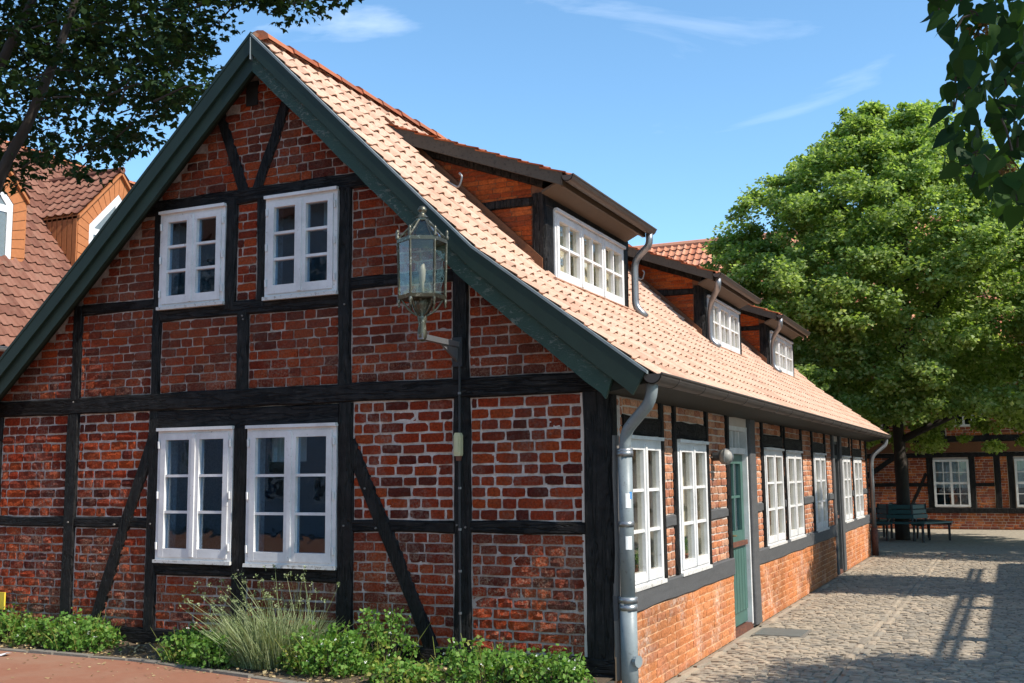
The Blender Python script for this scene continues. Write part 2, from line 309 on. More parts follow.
def leaves(P, D, Nn, size, shape=LEAF4):
    """P positions, D tip directions, Nn rough normals, size per leaf -> polygons"""
    D = D/np.linalg.norm(D, axis=1, keepdims=True); X = np.cross(D, Nn); X /= np.linalg.norm(X, axis=1, keepdims=True)+1e-9; Z = np.cross(X, D)
    s = np.asarray(size).reshape(-1, 1, 1)
    return P[:, None, :]+s*(shape[None, :, 0:1]*X[:, None]+shape[None, :, 1:2]*D[:, None]+shape[None, :, 2:3]*Z[:, None])
def rdirs(n, up=0.0):
    v = RNG.normal(size=(n, 3)); v /= np.linalg.norm(v, axis=1, keepdims=True); v[:, 2] += up; return v/np.linalg.norm(v, axis=1, keepdims=True)

# ---- bricks
def brick_geo(rough=.004, setb=.0035):
    us = [-.5, -.18+random.uniform(-.08, .08), .18+random.uniform(-.08, .08), .5]; vs_ = [-.5, random.uniform(-.12, .12), .5]
    v = []
    for j, b in enumerate(vs_):
        for i, a in enumerate(us):
            eu, ev = i in (0, 3), j in (0, 2)
            d = random.uniform(-rough, rough)+(setb if eu or ev else 0)*random.uniform(.5, 1.6)+(setb*.5 if eu and ev else 0)
            aa = a*(1-(.03 if eu and ev else .0))+(random.uniform(-.015, .015) if eu else 0); bb = b*(1-(.07 if eu and ev else 0))+(random.uniform(-.04, .04) if ev else 0)
            v.append((aa, d, bb))
    rim = [0, 1, 2, 3, 7, 11, 10, 9, 8, 4]
    f = [(j*4+i, j*4+i+1, j*4+i+5, j*4+i+4) for j in range(2) for i in range(3)]
    for k in rim: v.append((v[k][0], .04, v[k][2]))
    for k in range(10): a, b = rim[k], rim[(k+1) % 10]; f.append((a, 12+k, 12+(k+1) % 10, b))
    return np.array(v), f
BV = [brick_geo(.005, .0035) for _ in range(16)]
BVs = [brick_geo(.002, .0025) for _ in range(12)]
BVr = [brick_geo(.008, .0035) for _ in range(12)]
BMESH = []
for k, (vv, ff) in enumerate(BV+BVr):
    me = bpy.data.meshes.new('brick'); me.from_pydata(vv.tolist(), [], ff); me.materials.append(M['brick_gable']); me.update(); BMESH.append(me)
def courses(u0, u1, v0, v1, ch=.079, wm=(.225, .19, .115, .13, .15, .17, .12, .21), joint=.016, jit=.005, inside=None, align=None):
    out = []; n = max(1, round((v1-v0)/ch)); c = (v1-v0)/n; v = v0
    for r in range(n):
        u = u0-random.uniform(0, .02); first = True
        while u < u1-.03:
            wd = random.choice(wm)*random.uniform(.9, 1.1)
            if first and random.random() < .5: wd *= .5
            first = False
            e = min(u+wd, u1)
            if u1-e < .06: e = u1
            a, b = max(u, u0)+joint/2, e-joint/2
            if b-a > .025:
                uc, vc = (a+b)/2, v+c/2+random.uniform(-jit, jit)*.6
                if inside is None or inside(uc, vc): out.append((uc, vc, b-a, c-joint*random.uniform(.7, 1.15)))
            u = e
        v += c
    return out
def place(fr, b, geo, dn=0.0):
    uc, vc, wd, h = b; vv, ff = geo
    o = np.array(fr.p(uc, dn, vc)); return o+np.outer(vv[:, 0]*wd, fr.U)-np.outer(vv[:, 1], fr.N)+np.outer(vv[:, 2]*h, fr.V), ff

# ================================================================== SETTING: ground
def sheet(name, pts, z, mat, kind='structure', parent=None):
    mb = MB(); mb.quad(*[(x, y, z) for x, y in pts]); return mb.build(name, mat, parent, kind=kind)
sheet('ground', [(-600, -600), (600, -600), (600, 1200), (-600, 1200)], -.03, 'ground_earth')
cob = sheet('cobbled_lane', [(-.02, -14), (11, -14), (11, 24.45), (-.02, 24.45)], -.012, 'sand_joint'); 
sheet('rear_paving', [(-30, 15.6), (-.02, 15.6), (-.02, 24.45), (-30, 24.45)], -.010, 'far_paving')
# setts near the camera are stones, farther off the material takes over
def sett_geo():
    v = []
    for b in (-.5, 0, .5):
        for a in (-.5, 0, .5):
            e = (abs(a) > .4)+(abs(b) > .4); k = (1, .95, .86)[e]
            v.append((a*k+random.uniform(-.03, .03), b*k+random.uniform(-.04, .04), (0.0, -.005, -.010)[e]+random.uniform(-.003, .003)))
    rim = [0, 1, 2, 5, 8, 7, 6, 3]; f = [(0, 1, 4, 3), (1, 2, 5, 4), (3, 4, 7, 6), (4, 5, 8, 7)]
    for k in rim: v.append((v[k][0]*1.05, v[k][1]*1.05, -.04))
    for k in range(8): f.append((rim[k], 9+k, 9+(k+1) % 8, rim[(k+1) % 8]))
    return np.array(v), f
SG = [sett_geo() for _ in range(14)]; SM = []
for vv, ff in SG:
    me = bpy.data.meshes.new('sett'); me.from_pydata(vv.tolist(), [], ff); me.materials.append(M['sett']); me.update(); SM.append(me)
setts = []
y = -.6; row = 0
while y < 15.5:
    d = random.uniform(.075, .105); x = -.02
    while x < 4.6:
        if 1.10 < x+.05 < 1.16 and x < 1.11: pass
        wd = random.uniform(.09, .165)
        cx = x+wd/2; yy = y+d/2+.05*math.sin(x*1.7+y*.35)+.03*math.sin(x*4.1)
        if not (1.10 < cx < 1.30) and not (.08 < cx < .62 and 3.68 < yy < 4.26) and cx > .1:
            setts.append((cx, yy, wd-.012, d-.012, random.uniform(-.12, .12)))
        x += wd
    y += d
y = -.6
while y < 15.5:
    L = random.uniform(.2, .34)
    for xx in (1.155, 1.245): setts.append((xx, y+L/2, .078, L-.012, random.uniform(-.02, .02)))
    y += L
y = .1
while y < 14.3:                                          # flat edging along the wall foot
    L = random.uniform(.3, .55)
    if not 3.4 < y+L/2 < 4.4: setts.append((.06, y+L/2, .085, L-.012, 0))
    y += L
def vis(c):
    px, py, z = to_px((c[0], c[1], 0)); return z > .5 and -5 < px < 1030 and py < 690
sv = sorted([s for s in setts if vis(s)], key=lambda s: (Vector((s[0], s[1], 0))-CAM).length)
near = sv[:300]; nset = set(map(id, near))
for s in near:
    o = link(bpy.data.objects.new('sett', random.choice(SM)), cob); o.location = (s[0], s[1], random.uniform(-.004, .004)+.006); o.scale = (s[2], s[3], 1); o.rotation_euler = (random.uniform(-.018, .018), random.uniform(-.018, .018), s[4])
def place_sett(s):
    vv, ff = random.choice(SG); c, q = math.cos(s[4]), math.sin(s[4]); X, Y = vv[:, 0]*s[2], vv[:, 1]*s[3]
    return np.stack([s[0]+X*c-Y*q, s[1]+X*q+Y*c, vv[:, 2]+random.uniform(-.004, .004)+.006], 1), ff
pieces_mesh('sett_paving', [place_sett(s) for s in setts if id(s) not in nset], 'sett', cob, None, kind='stuff')
sheet('lane_end_paving', [(-.02, 15.5), (11, 15.5), (11, 24.45), (-.02, 24.45)], -.002, 'far_paving')
# red pavement and planting bed before the gable
def kerb_y(x): return float(np.interp(x, [-9, -5.33, -3.7, -2.7, -2.0, 0], [-.5, -.47, -.46, -.66, -.76, -1.0]))
kx = [-40, -7, -5.3, -3.7, -2.0, -.6, .02]
mb = MB(); mb.quad(*[(x, kerb_y(x)-.06, .175) for x in kx], (.02, -14, .175), (-40, -14, .175)); mb.build('red_pavement', 'red_paving', kind='structure')
mb = MB(); mb.quad((.02, -14, .174), (.02, kerb_y(.02), .174), (.02, kerb_y(.02), -.02), (.02, -14, -.02)); mb.build('pavement_edge', 'kerb_grey', kind='structure')
mb = MB(); xs = np.linspace(-8.6, .0, 70); ys = np.linspace(0, 1, 7); b = 0; V = []; Fq = []
for i, x in enumerate(xs):
    for j, q in enumerate(ys):
        V.append(Vector((x, kerb_y(x)*(1-q)+.02*q-.0, .17+.05*q+random.uniform(-.012, .015))))
for i in range(len(xs)-1):
    for j in range(len(ys)-1): a = i*7+j; Fq.append((a, a+7, a+8, a+1))
mb.v = V; mb.f = Fq; bed = mb.build('planting_bed', 'soil', smooth=True, kind='structure')
x = -8.5
while x < -.05:
    L = random.uniform(.28, .42); xe = min(x+L, .0)
    mb = MB(); y0, y1 = kerb_y(x), kerb_y(xe); h = .188+random.uniform(-.008, .010); g = .006
    mb.hexa([(x+g, y0-.07, .1), (xe-g, y1-.07, .1), (xe-g, y1+.01, .1), (x+g, y0+.01, .1), (x+g+.008, y0-.06, h), (xe-g-.008, y1-.06, h+random.uniform(-.008, .008)), (xe-g-.008, y1, h), (x+g+.008, y0, h)])
    mb.build('kerb_stone', 'kerb_grey', bed); x = xe
sheet('side_yard', [(-40, -.4), (-6.1, -.4), (-6.1, 40), (-40, 40)], .02, 'far_paving')

# ================================================================== THE HOUSE
HX0, HY1 = -6.12, 14.5
RX = -2.99                                              # ridge
PROF = [(RX, 5.27), (-.95, 3.27), (.37, 2.28)]          # tile surface, right slope
PROFL = [(RX, 5.27), (-4.85, 3.51), (-6.43, 2.08)]
def roof_z(x):
    P = PROF if x >= RX else PROFL
    for (a, za), (b, zb) in zip(P, P[1:]):
        if min(a, b) <= x <= max(a, b): return za+(zb-za)*(x-a)/(b-a)
    return P[-1][1]
house = thing('timber_house', (-3.06, 7.2, 0), 'long red brick half-timbered house with green gable boards and three dormers', 'house')
FG = Fr((0, 0, 0), (1, 0, 0), (0, -1, 0)); FS = Fr((0, 0, 0), (0, 1, 0), (1, 0, 0))
# windows as openings: (u0,u1,v0,v1)
GW = [(-4.074, -3.28, .91, 1.995), (-3.13, -2.263, .90, 1.992), (-4.12, -3.41, 3.06, 3.89), (-2.985, -2.274, 3.06, 3.895)]
SW = [(.30, 1.15, .77, 1.85), (1.62, 2.55, .77, 1.85), (5.08, 6.13, .77, 1.845), (6.38, 7.42, .77, 1.835), (8.40, 9.40, .77, 1.83), (11.2, 12.1, .77, 1.82), (12.55, 13.62, .77, 1.81)]
SD = [(3.46, 4.30, .04, 2.06), (10.28, 10.86, .04, 2.06)]
def slab(fr, u0, u1, v0, v1, n0, n1, holes, name, mat, top=None):
    us = sorted({u0, u1, *[h[i] for h in holes for i in (0, 1)]}|({RX, -.95, -4.85} if top else set())); vs_ = sorted({v0, v1, *[h[i] for h in holes for i in (2, 3)]})
    us = [u for u in us if u0 <= u <= u1]; vs_ = [v for v in vs_ if v0 <= v <= v1]; mb = MB()
    for a, b in zip(us, us[1:]):
        hs = sorted([h for h in holes if h[0] <= a and h[1] >= b], key=lambda h: h[2]); v = v0
        for h in hs:
            if h[2] > v: mb.fbox(fr, a, b, n0, n1, v, h[2])
            v = h[3]
        if top:
            P = [(a, n0, v), (b, n0, v), (b, n0, top(b)), (a, n0, top(a))]; mb.prism([fr.p(*q) for q in P], fr.N*(n1-n0))
        elif v < v1: mb.fbox(fr, a, b, n0, n1, v, v1)
    return mb
gw = slab(FG, HX0, -.001, .1, 2.3, -.22, -.0115, GW[:2], 'gable_wall', 'mortar_gable')
g2 = slab(FG, HX0, -.001, 2.3, 9, -.22, -.0115, GW[2:], '', '', top=lambda u: roof_z(u)-.09)
b = len(gw.v); gw.v += g2.v; gw.f += [tuple(i+b for i in f) for f in g2.f]
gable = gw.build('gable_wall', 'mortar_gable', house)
side = slab(FS, .001, HY1, .0, 2.3, -.22, -.010, SW+SD, 'side_wall', 'mortar_side').build('side_wall', 'mortar_side', house)
mb = MB(); mb.box(HX0, HX0+.2, .23, HY1-.2, 0, 2.4); mb.build('far_side_wall', 'mortar_gable', house)
mb = MB(); mb.prism([(HX0, HY1, 0), (-.23, HY1, 0), (-.23, HY1, 2.3), (-.23, HY1, roof_z(-.23)-.2), (RX, HY1, 5.05), (HX0, HY1, 2.3)], (0, -.2, 0)); mb.build('rear_gable_wall', 'mortar_gable', house)
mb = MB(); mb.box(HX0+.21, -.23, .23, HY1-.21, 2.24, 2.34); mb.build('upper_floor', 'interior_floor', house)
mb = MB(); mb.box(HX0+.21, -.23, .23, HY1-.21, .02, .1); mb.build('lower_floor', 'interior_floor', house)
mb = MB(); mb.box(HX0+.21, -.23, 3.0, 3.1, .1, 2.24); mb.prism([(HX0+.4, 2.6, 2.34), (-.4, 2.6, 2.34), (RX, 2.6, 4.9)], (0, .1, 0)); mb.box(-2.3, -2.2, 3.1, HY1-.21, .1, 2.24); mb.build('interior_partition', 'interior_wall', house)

# ---- gable timbers (u, v in metres)
def beams(lst, name, fr, mat='timber_black', n0=-.02, n1=.012):
    for a, b2, wd in lst: MB().beam(fr, a, b2, wd, n0, n1).build(name, mat+'_level' if mat == 'timber_black' and abs(b2[0]-a[0]) > abs(b2[1]-a[1]) else mat, house)
def vpost(a, b2, z0, z1): return ((a+b2)/2, z0), ((a+b2)/2, z1), b2-a
def hrail(a, b2, z0, z1): return (a, (z0+z1)/2), (b2, (z0+z1)/2), z1-z0
beams([vpost(-6.12, -5.98, .33, 2.17), vpost(-5.16, -5.025, .33, 2.17), vpost(-4.2, -4.08, .33, 2.17), vpost(-3.275, -3.135, .33, 2.0), vpost(-2.262, -2.122, .33, 2.17), vpost(-1.236, -1.096, .33, 2.17)], 'post', FG, n1=.014)
MB().beam(FG, (-.101, .2), (-.101, 2.17), .198, -.02, .016, .005, .015).build('corner_post', 'timber_black', house)
up = [vpost(-5.135, -5.03, 2.3, 3.15), vpost(-4.2, -4.10, 2.3, 4.0), vpost(-3.27, -3.155, 2.3, 2.96), vpost(-3.41, -3.295, 3.0, 3.95), vpost(-3.085, -2.985, 3.0, 3.95), vpost(-2.265, -2.15, 2.3, 4.0), vpost(-1.24, -1.105, 2.3, 3.35)]
beams(up, 'post', FG, n1=.013)
beams([hrail(-6.12, -.0, 2.168, 2.316)], 'tie_beam', FG, n1=.022)
beams([hrail(-4.09, -2.255, 1.992, 2.17)], 'window_lintel', FG, n1=.011)
beams([hrail(-6.0, -5.15, 1.171, 1.262), hrail(-5.03, -4.19, 1.171, 1.262), hrail(-2.13, -1.23, 1.171, 1.262), hrail(-1.10, -.19, 1.171, 1.262), hrail(-5.035, -4.195, 3.06, 3.158), hrail(-2.155, -1.235, 3.06, 3.158)], 'rail', FG, n1=.008)
beams([hrail(-4.09, -3.27, .785, .912), hrail(-3.14, -2.255, .778, .902), hrail(-4.11, -2.26, 2.94, 3.062)], 'sill_rail', FG, n1=.009)
beams([hrail(-4.42, -1.92, 3.895, 4.02)], 'collar_beam', FG, n1=.016)
beams([hrail(-6.12, -.0, .20, .338)], 'sill_beam', FG, n1=.02)
beams([((-4.15, 1.94), (-4.77, .33), .125), ((-2.16, 1.86), (-1.42, .33), .125), ((-3.235, 4.0), (-3.56, 4.86), .105), ((-3.095, 4.0), (-2.76, 4.86), .105)], 'brace', FG, n1=.010)
mb = MB(); mb.fbox(FG, HX0, -.002, -.2, -.004, .0, .2); mb.build('plinth', 'kerb_grey', house)
mb = MB(); mb.fbox(FG, -3.225, -3.105, -.05, .008, 4.74, 4.95); mb.build('vent_opening', 'vent_dark', house)
# pegs / bolt heads
for (u, v) in [(-5.09, 1.215), (-4.55, 1.2), (-2.19, 1.215), (-1.2, 1.23), (-1.13, 1.215), (-3.2, .85), (-2.0, 1.5), (-1.9, 1.2), (-4.14, 1.21), (-3.21, 2.93), (-2.2, 2.95), (-5.08, 2.28), (-3.2, 2.9)]:
    MB().tube([FG.p(u, .0, v), FG.p(u, .024, v)], .008, 6).build('peg', 'timber_bare', house)
# ---- gable bricks
def rin(u, v): return v+.035 < roof_z(u)-.10
LOW, MID, TOP = (.34, 1.17), (1.265, 2.165), (2.318, 3.06)
panels = [(-5.975, -5.165, *LOW), (-5.975, -5.165, *MID), (-5.02, -4.205, *LOW), (-5.02, -4.205, *MID), (-4.075, -3.28, .34, .782), (-3.13, -2.267, .34, .775),
          (-2.117, -1.241, *LOW), (-2.117, -1.241, *MID), (-1.091, -.204, *LOW), (-1.091, -.204, *MID),
          (-6.05, -5.14, 2.318, 3.3), (-5.025, -4.205, *TOP), (-4.095, -3.275, 2.318, 2.938), (-3.15, -2.27, 2.318, 2.938), (-2.145, -1.245, *TOP), (-1.10, -.1, 2.318, 3.3),
          (-5.03, -4.205, 3.16, 4.1), (-2.145, -1.245, 3.16, 4.1), (-3.29, -3.09, 3.06, 3.89), (-4.35, -1.9, 4.022, 5.15)]
gb = []
for p in panels:
    mid_ = p[2] == MID[0]; joint = random.uniform(.015, .018) if mid_ else random.uniform(.0115, .0145)
    for q in courses(*p, joint=joint, ch=.082 if mid_ else .0775, jit=.004, inside=rin): gb.append(q)
def bkey(q):
    P = FG.p(q[0], 0, q[1]); px, py, z = to_px(P); return z-(q[2]*.5) if (0 < px < 1024 and 0 < py < 675) else 99
gb.sort(key=bkey)
def rough_at(q): return random.random() < (.85 if q[1] < 1.17 else .45 if 2.3 < q[1] < 2.62 else .12)
for q in gb[:300]:
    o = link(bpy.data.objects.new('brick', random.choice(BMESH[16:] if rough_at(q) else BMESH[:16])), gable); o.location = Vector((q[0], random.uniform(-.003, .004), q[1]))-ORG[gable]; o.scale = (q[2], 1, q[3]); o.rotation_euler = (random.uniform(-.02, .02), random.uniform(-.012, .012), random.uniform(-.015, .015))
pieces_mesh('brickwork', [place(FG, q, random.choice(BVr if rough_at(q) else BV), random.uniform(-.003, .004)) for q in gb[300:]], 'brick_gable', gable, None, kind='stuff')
print('gable bricks', len(gb))

# ---- casement windows with six panes
def pane_grid(mbf, fr, u0, u1, v0, v1, cols, rows, bar, n0, n1, win, glassn):
    """glazing bars and panes inside an opening"""
    us = [u0+(u1-u0)*i/cols for i in range(cols+1)]; vs_ = [v0+(v1-v0)*i/rows for i in range(rows+1)]
    for i in range(1, cols): MB().fbox(fr, us[i]-bar/2, us[i]+bar/2, n0, n1, v0, v1).build('glazing_bar', 'white_paint', win)
    for j in range(1, rows): MB().fbox(fr, u0, u1, n0+.001, n1-.001, vs_[j]-bar/2, vs_[j]+bar/2).build('glazing_bar', 'white_paint', win)
    for i in range(cols):
        for j in range(rows):
            a = random.uniform(-.002, .002); c = random.uniform(-.002, .002)
            mb = MB(); P = [(us[i]+.001, glassn+a, vs_[j]+.001), (us[i+1]-.001, glassn-a, vs_[j]+.001), (us[i+1]-.001, glassn-a+c, vs_[j+1]-.001), (us[i]+.001, glassn+a+c, vs_[j+1]-.001)]
            mb.prism([fr.p(*p) for p in P], fr.N*-.004); mb.build('pane', GLASS, win)
def sash(fr, u0, u1, v0, v1, n0, n1, st, bot, name, mat, parent):
    mb = MB(); mb.fbox(fr, u0, u0+st, n0, n1, v0, v1); mb.fbox(fr, u1-st, u1, n0, n1, v0, v1)
    mb.fbox(fr, u0+st, u1-st, n0, n1-.001, v0, v0+bot); mb.fbox(fr, u0+st, u1-st, n0, n1-.001, v1-st, v1); return mb.build(name, mat, parent)
def casement(fr, op, cols=1, rows=3, proud=.02, hinges=True, parent=house, nl=2, fw=.035, name='window', flat=False):
    u0, u1, v0, v1 = op
    mb = MB(); n0, n1 = -.07, proud
    mb.fbox(fr, u0, u0+fw, n0, n1, v0, v1); mb.fbox(fr, u1-fw, u1, n0, n1, v0, v1); mb.fbox(fr, u0+fw, u1-fw, n0, n1-.001, v0, v0+fw); mb.fbox(fr, u0+fw, u1-fw, n0, n1-.001, v1-fw, v1)
    win = mb.build(name, 'white_paint', parent)
    if flat: win = parent
    MB().fbox(fr, u0-.004, u1+.006, -.02, proud+.028, v1-.004, v1+.022).build('head_moulding', 'white_paint', win)
    MB().fbox(fr, u0-.008, u1+.008, -.02, proud+.022, v0-.022, v0+.006, .002).build('sill', 'sill_stone', win)
    W = (u1-u0-2*fw)/nl
    for k in range(nl):
        a = u0+fw+W*k+.002; b2 = a+W-.004; st = .052
        sash(fr, a, b2, v0+fw-.006, v1-fw+.006, -.035, proud+.010, st, .07, 'sash', 'white_paint', win)
        pane_grid(None, fr, a+st, b2-st, v0+fw-.006+.07, v1-fw+.006-st, cols, rows, .022, -.03, proud+.004, win, -.005)
    for k in range(1, nl): MB().fbox(fr, u0+fw+W*k-.018, u0+fw+W*k+.018, 0, proud+.020, v0+fw, v1-fw).build('meeting_stile', 'white_paint', win)
    if hinges:
        for u in (u0+fw*.5, u1-fw*.5):
            for v in (v0+.12, (v0+v1)/2, v1-.12): MB().tube([fr.p(u, proud+.010, v-.03), fr.p(u, proud+.013, v+.03)], .010, 6).build('hinge', 'white_paint', win)
    return win
GWIN = [casement(FG, o) for o in GW]
GLASS = 'window_glass_side'
for o in SW: casement(FS, o, cols=1, rows=3, hinges=False, proud=.014)
# curtains and things on the sills inside the side windows
def curtain(fr, u0, u1, v0, v1, n, parent, amp=.018, per=.07):
    k = max(8, int((u1-u0)/.012)); mb = MB(); ph = random.uniform(0, 6)
    A = []
    for i in range(k+1):
        u = u0+(u1-u0)*i/k; d = amp*math.sin(2*math.pi*u/per+ph)+amp*.5*math.sin(2*math.pi*u/per*.43)
        A.append((u, d))
    for (a, da), (b2, db) in zip(A, A[1:]): mb.quad(fr.p(a, n+da, v0), fr.p(b2, n+db, v0), fr.p(b2, n+db*.7, v1), fr.p(a, n+da*.7, v1))
    return mb.build('curtain', 'curtain', parent, smooth=True)
for k, o in enumerate(SW):
    wd = o[1]-o[0]
    if k == 0: curtain(FS, o[0]+.05, o[0]+wd*.40, o[2]+.02, o[3], -.2, house)
    else:
        curtain(FS, o[0]+.0, o[1]-.0, o[2]+.02, o[3], -.19, house, .014, .055)
for (yy, k) in ((.55, 0), (.95, 1), (1.85, 0), (2.3, 1)):
    p = thing('flower_pot', (-.13, yy, .79), ['clay pot with a small plant inside the first side window', 'small clay pot beside the frame inside the first side window', 'clay pot with a small plant inside the second side window', 'small clay pot at the right inside the second side window'][[.55, .95, 1.85, 2.3].index(yy)], 'flower pot', 'flower pots on inner window sills')
    MB().lathe((-.13, yy, .79), [(.0, .0), (.035, .0), (.048, .08), (.052, .08), (.052, .095), (.044, .095), (.04, .07), (0, .07)], 10).build('pot', 'pot_clay', p, smooth=True)
    n = 60; P = np.array([-.13, yy, .87])+RNG.normal(size=(n, 3))*np.array([.025, .05, .03])+np.array([0, 0, .06]); np_mesh('foliage', leaves(P, rdirs(n, .8), rdirs(n), RNG.uniform(.025, .05, n)), 4, 'leaf_rose', p)
mb = MB(); mb.fbox(FS, .25, 3.0, -.21, -.10, .755, .785); mb.build('inner_sill', 'white_paint', house)
# added behind the upper gable panes for shapes mirrored there: white frame, slanting strut
fr0 = thing('white_frame', (-3.62, .3, 3.1), 'small white frame standing behind the upper left gable window', 'frame')
sash(FG, -3.70, -3.56, 3.10, 3.34, -.30, -.28, .02, .02, 'frame_bar', 'white_paint', fr0)
MB().tube([(-3.75, .5, 3.95), (-3.48, .45, 3.35)], .02, 6).build('strut', 'timber_bare', house)
mb = MB(); mb.fbox(FG, -2.62, -2.56, -.32, -.29, 3.65, 3.9); mb.build('blind_strip', 'curtain', house)
curtain(FG, -3.12, -2.75, 1.72, 1.98, -.28, house, .01)

# ---- side wall timbers
beams([hrail(.0, 3.44, .60, .765), hrail(4.33, 10.22, .60, .765), hrail(10.95, 14.5, .60, .765)], 'sill_beam', FS, 'timber_grey', n1=.028)
posts = [(.0, .11), (1.165, 1.25), (1.53, 1.61), (2.565, 2.66), (3.35, 3.455), (4.305, 4.56), (4.97, 5.07), (6.14, 6.21), (6.30, 6.37), (7.43, 7.53), (8.29, 8.39), (9.41, 9.51), (10.12, 10.27), (10.87, 11.05), (12.11, 12.20), (12.45, 12.54), (13.63, 13.73), (14.36, 14.5)]
for a, b2 in posts:
    z0 = .77
    if (a, b2) == (4.305, 4.56) or (a, b2) == (10.12, 10.27) or (a, b2) == (10.87, 11.05): z0 = .02
    MB().beam(FS, *vpost(a, b2, z0, 2.16), -.02, .016 if z0 > .5 else .034).build('post', 'timber_grey' if z0 < .5 else 'timber_black', house)
beams([hrail(.0, 14.5, 2.15, 2.30)], 'wall_plate', FS, n1=.02)
piers = [(1.25, 1.53), (2.66, 3.35), (4.56, 4.97), (6.21, 6.30), (7.53, 8.29), (9.51, 10.12), (12.20, 12.45), (13.73, 14.36)]
beams([hrail(a-.005, b2+.005, 1.16, 1.255) for a, b2 in piers], 'rail', FS, 'timber_grey', n1=.010)
beams([hrail(o[0]-.03, o[1]+.02, o[3]+.03, o[3]+.17) for o in SW], 'window_lintel', FS, n1=.012)
sb = []
for a, b2 in piers:
    sb += courses(a+.004, b2-.004, .77, 1.155, ch=.07, joint=.014); sb += courses(a+.004, b2-.004, 1.26, 2.145, ch=.07, joint=.014)
sb += courses(.11, .28, .77, 2.145, ch=.07, joint=.013)
for o in SW: sb += courses(o[0], o[1], o[3]+.175, 2.147, ch=.07, joint=.012)
pieces_mesh('pier_brickwork', [place(FS, q, random.choice(BVs), random.uniform(-.002, .003)) for q in sb], 'brick_side', side, None, kind='stuff')
bb = []
for a, b2 in ((.005, 3.44), (4.57, 10.11), (11.06, 14.495)): bb += courses(a, b2, .0, .598, ch=.0665, wm=(.235, .24, .115), joint=.008, jit=.002)
pieces_mesh('base_brickwork', [place(FS, q, random.choice(BVs), .0165+random.uniform(-.001, .001)) for q in bb], 'brick_base', side, None, kind='stuff')
mb = MB()
for a, b2 in ((.003, 3.445), (4.565, 10.115), (11.055, 14.498)): mb.fbox(FS, a, b2, -.02, .010, .0, .600)
mb.build('base_course', 'mortar_line', house)
# weathered cover board up the corner
MB().beam(FS, (.052, .2), (.052, 1.86), .10, .0, .03, .006).build('corner_board', 'timber_bare', house)

# ---- doors
def door(op, mat, glazed, name='door', fmat='white_paint'):
    u0, u1, v0, v1 = op; mb = MB(); fw = .045
    mb.fbox(FS, u0, u0+fw, -.12, -.01, v0, v1); mb.fbox(FS, u1-fw, u1, -.12, .0, v0, v1); mb.fbox(FS, u0+fw, u1-fw, -.12, -.012, v1-fw, v1); mb.fbox(FS, u0+fw, u1-fw, -.12, -.012, 1.78, 1.84)
    d = mb.build(name, fmat, house)
    a, b2 = u0+fw+.003, u1-fw-.003; mid = .88
    m2 = MB(); m2.fbox(FS, a, b2, -.10, -.05, v0+.03, mid); m2.fbox(FS, a, a+.1, -.10, -.05, mid, 1.775); m2.fbox(FS, b2-.1, b2, -.10, -.05, mid, 1.775); m2.fbox(FS, a+.1, b2-.1, -.10, -.051, 1.68, 1.775); m2.fbox(FS, a+.1, b2-.1, -.10, -.051, mid, 1.0)
    leaf = m2.build('door_leaf', mat, d)
    k = 6
    for i in range(k):
        x0 = a+.02+(b2-a-.04)*i/k; MB().fbox(FS, x0+.006, x0+(b2-a-.04)/k-.006, -.06, -.036, v0+.16, mid-.06).build('plank', mat, d)
    um = (a+b2)/2
    m3 = MB(); m3.fbox(FS, um-.012, um+.012, -.085, -.06, 1.0, 1.68); m3.fbox(FS, a+.1, b2-.1, -.084, -.061, 1.33, 1.355); m3.build('glazing_bar', mat, d)
    for (p0, p1) in ((a+.1, um), (um, b2-.1)):
        for (q0, q1) in ((1.0, 1.33), (1.355, 1.68)): MB().fbox(FS, p0+.002, p1-.002, -.08, -.076, q0+.002, q1-.002).build('pane', 'window_glass', d)
    m4 = MB(); m4.fbox(FS, a, b2, -.055, -.02, mid-.03, mid+.015); m4.build('weather_bar', 'rust_metal', d)
    for i in range(5):
        x0 = a+(b2-a)*i/5
        MB().fbox(FS, x0+.004, x0+(b2-a)/5-.02, -.09, -.086, 1.842, v1-fw).build('transom_pane', 'window_glass', d)
        if i: MB().fbox(FS, x0-.018, x0+.004, -.095, -.04, 1.84, v1-fw).build('transom_bar', 'white_paint', d)
    MB().tube([FS.p(a+.05, -.05, .97), FS.p(a+.05, .0, .97), FS.p(a+.15, .0, .965)], .009, 6).build('handle', 'brass', d)
    MB().fbox(FS, u0-.0, u1, -.15, -.005, -.01, v0+.012).build('threshold', 'rust_metal', d)
    return d
door(SD[0], 'green_door', True); door(SD[1], 'green_board', True, fmat='timber_grey')  # second door takes a darker green: tree shade put into its colour

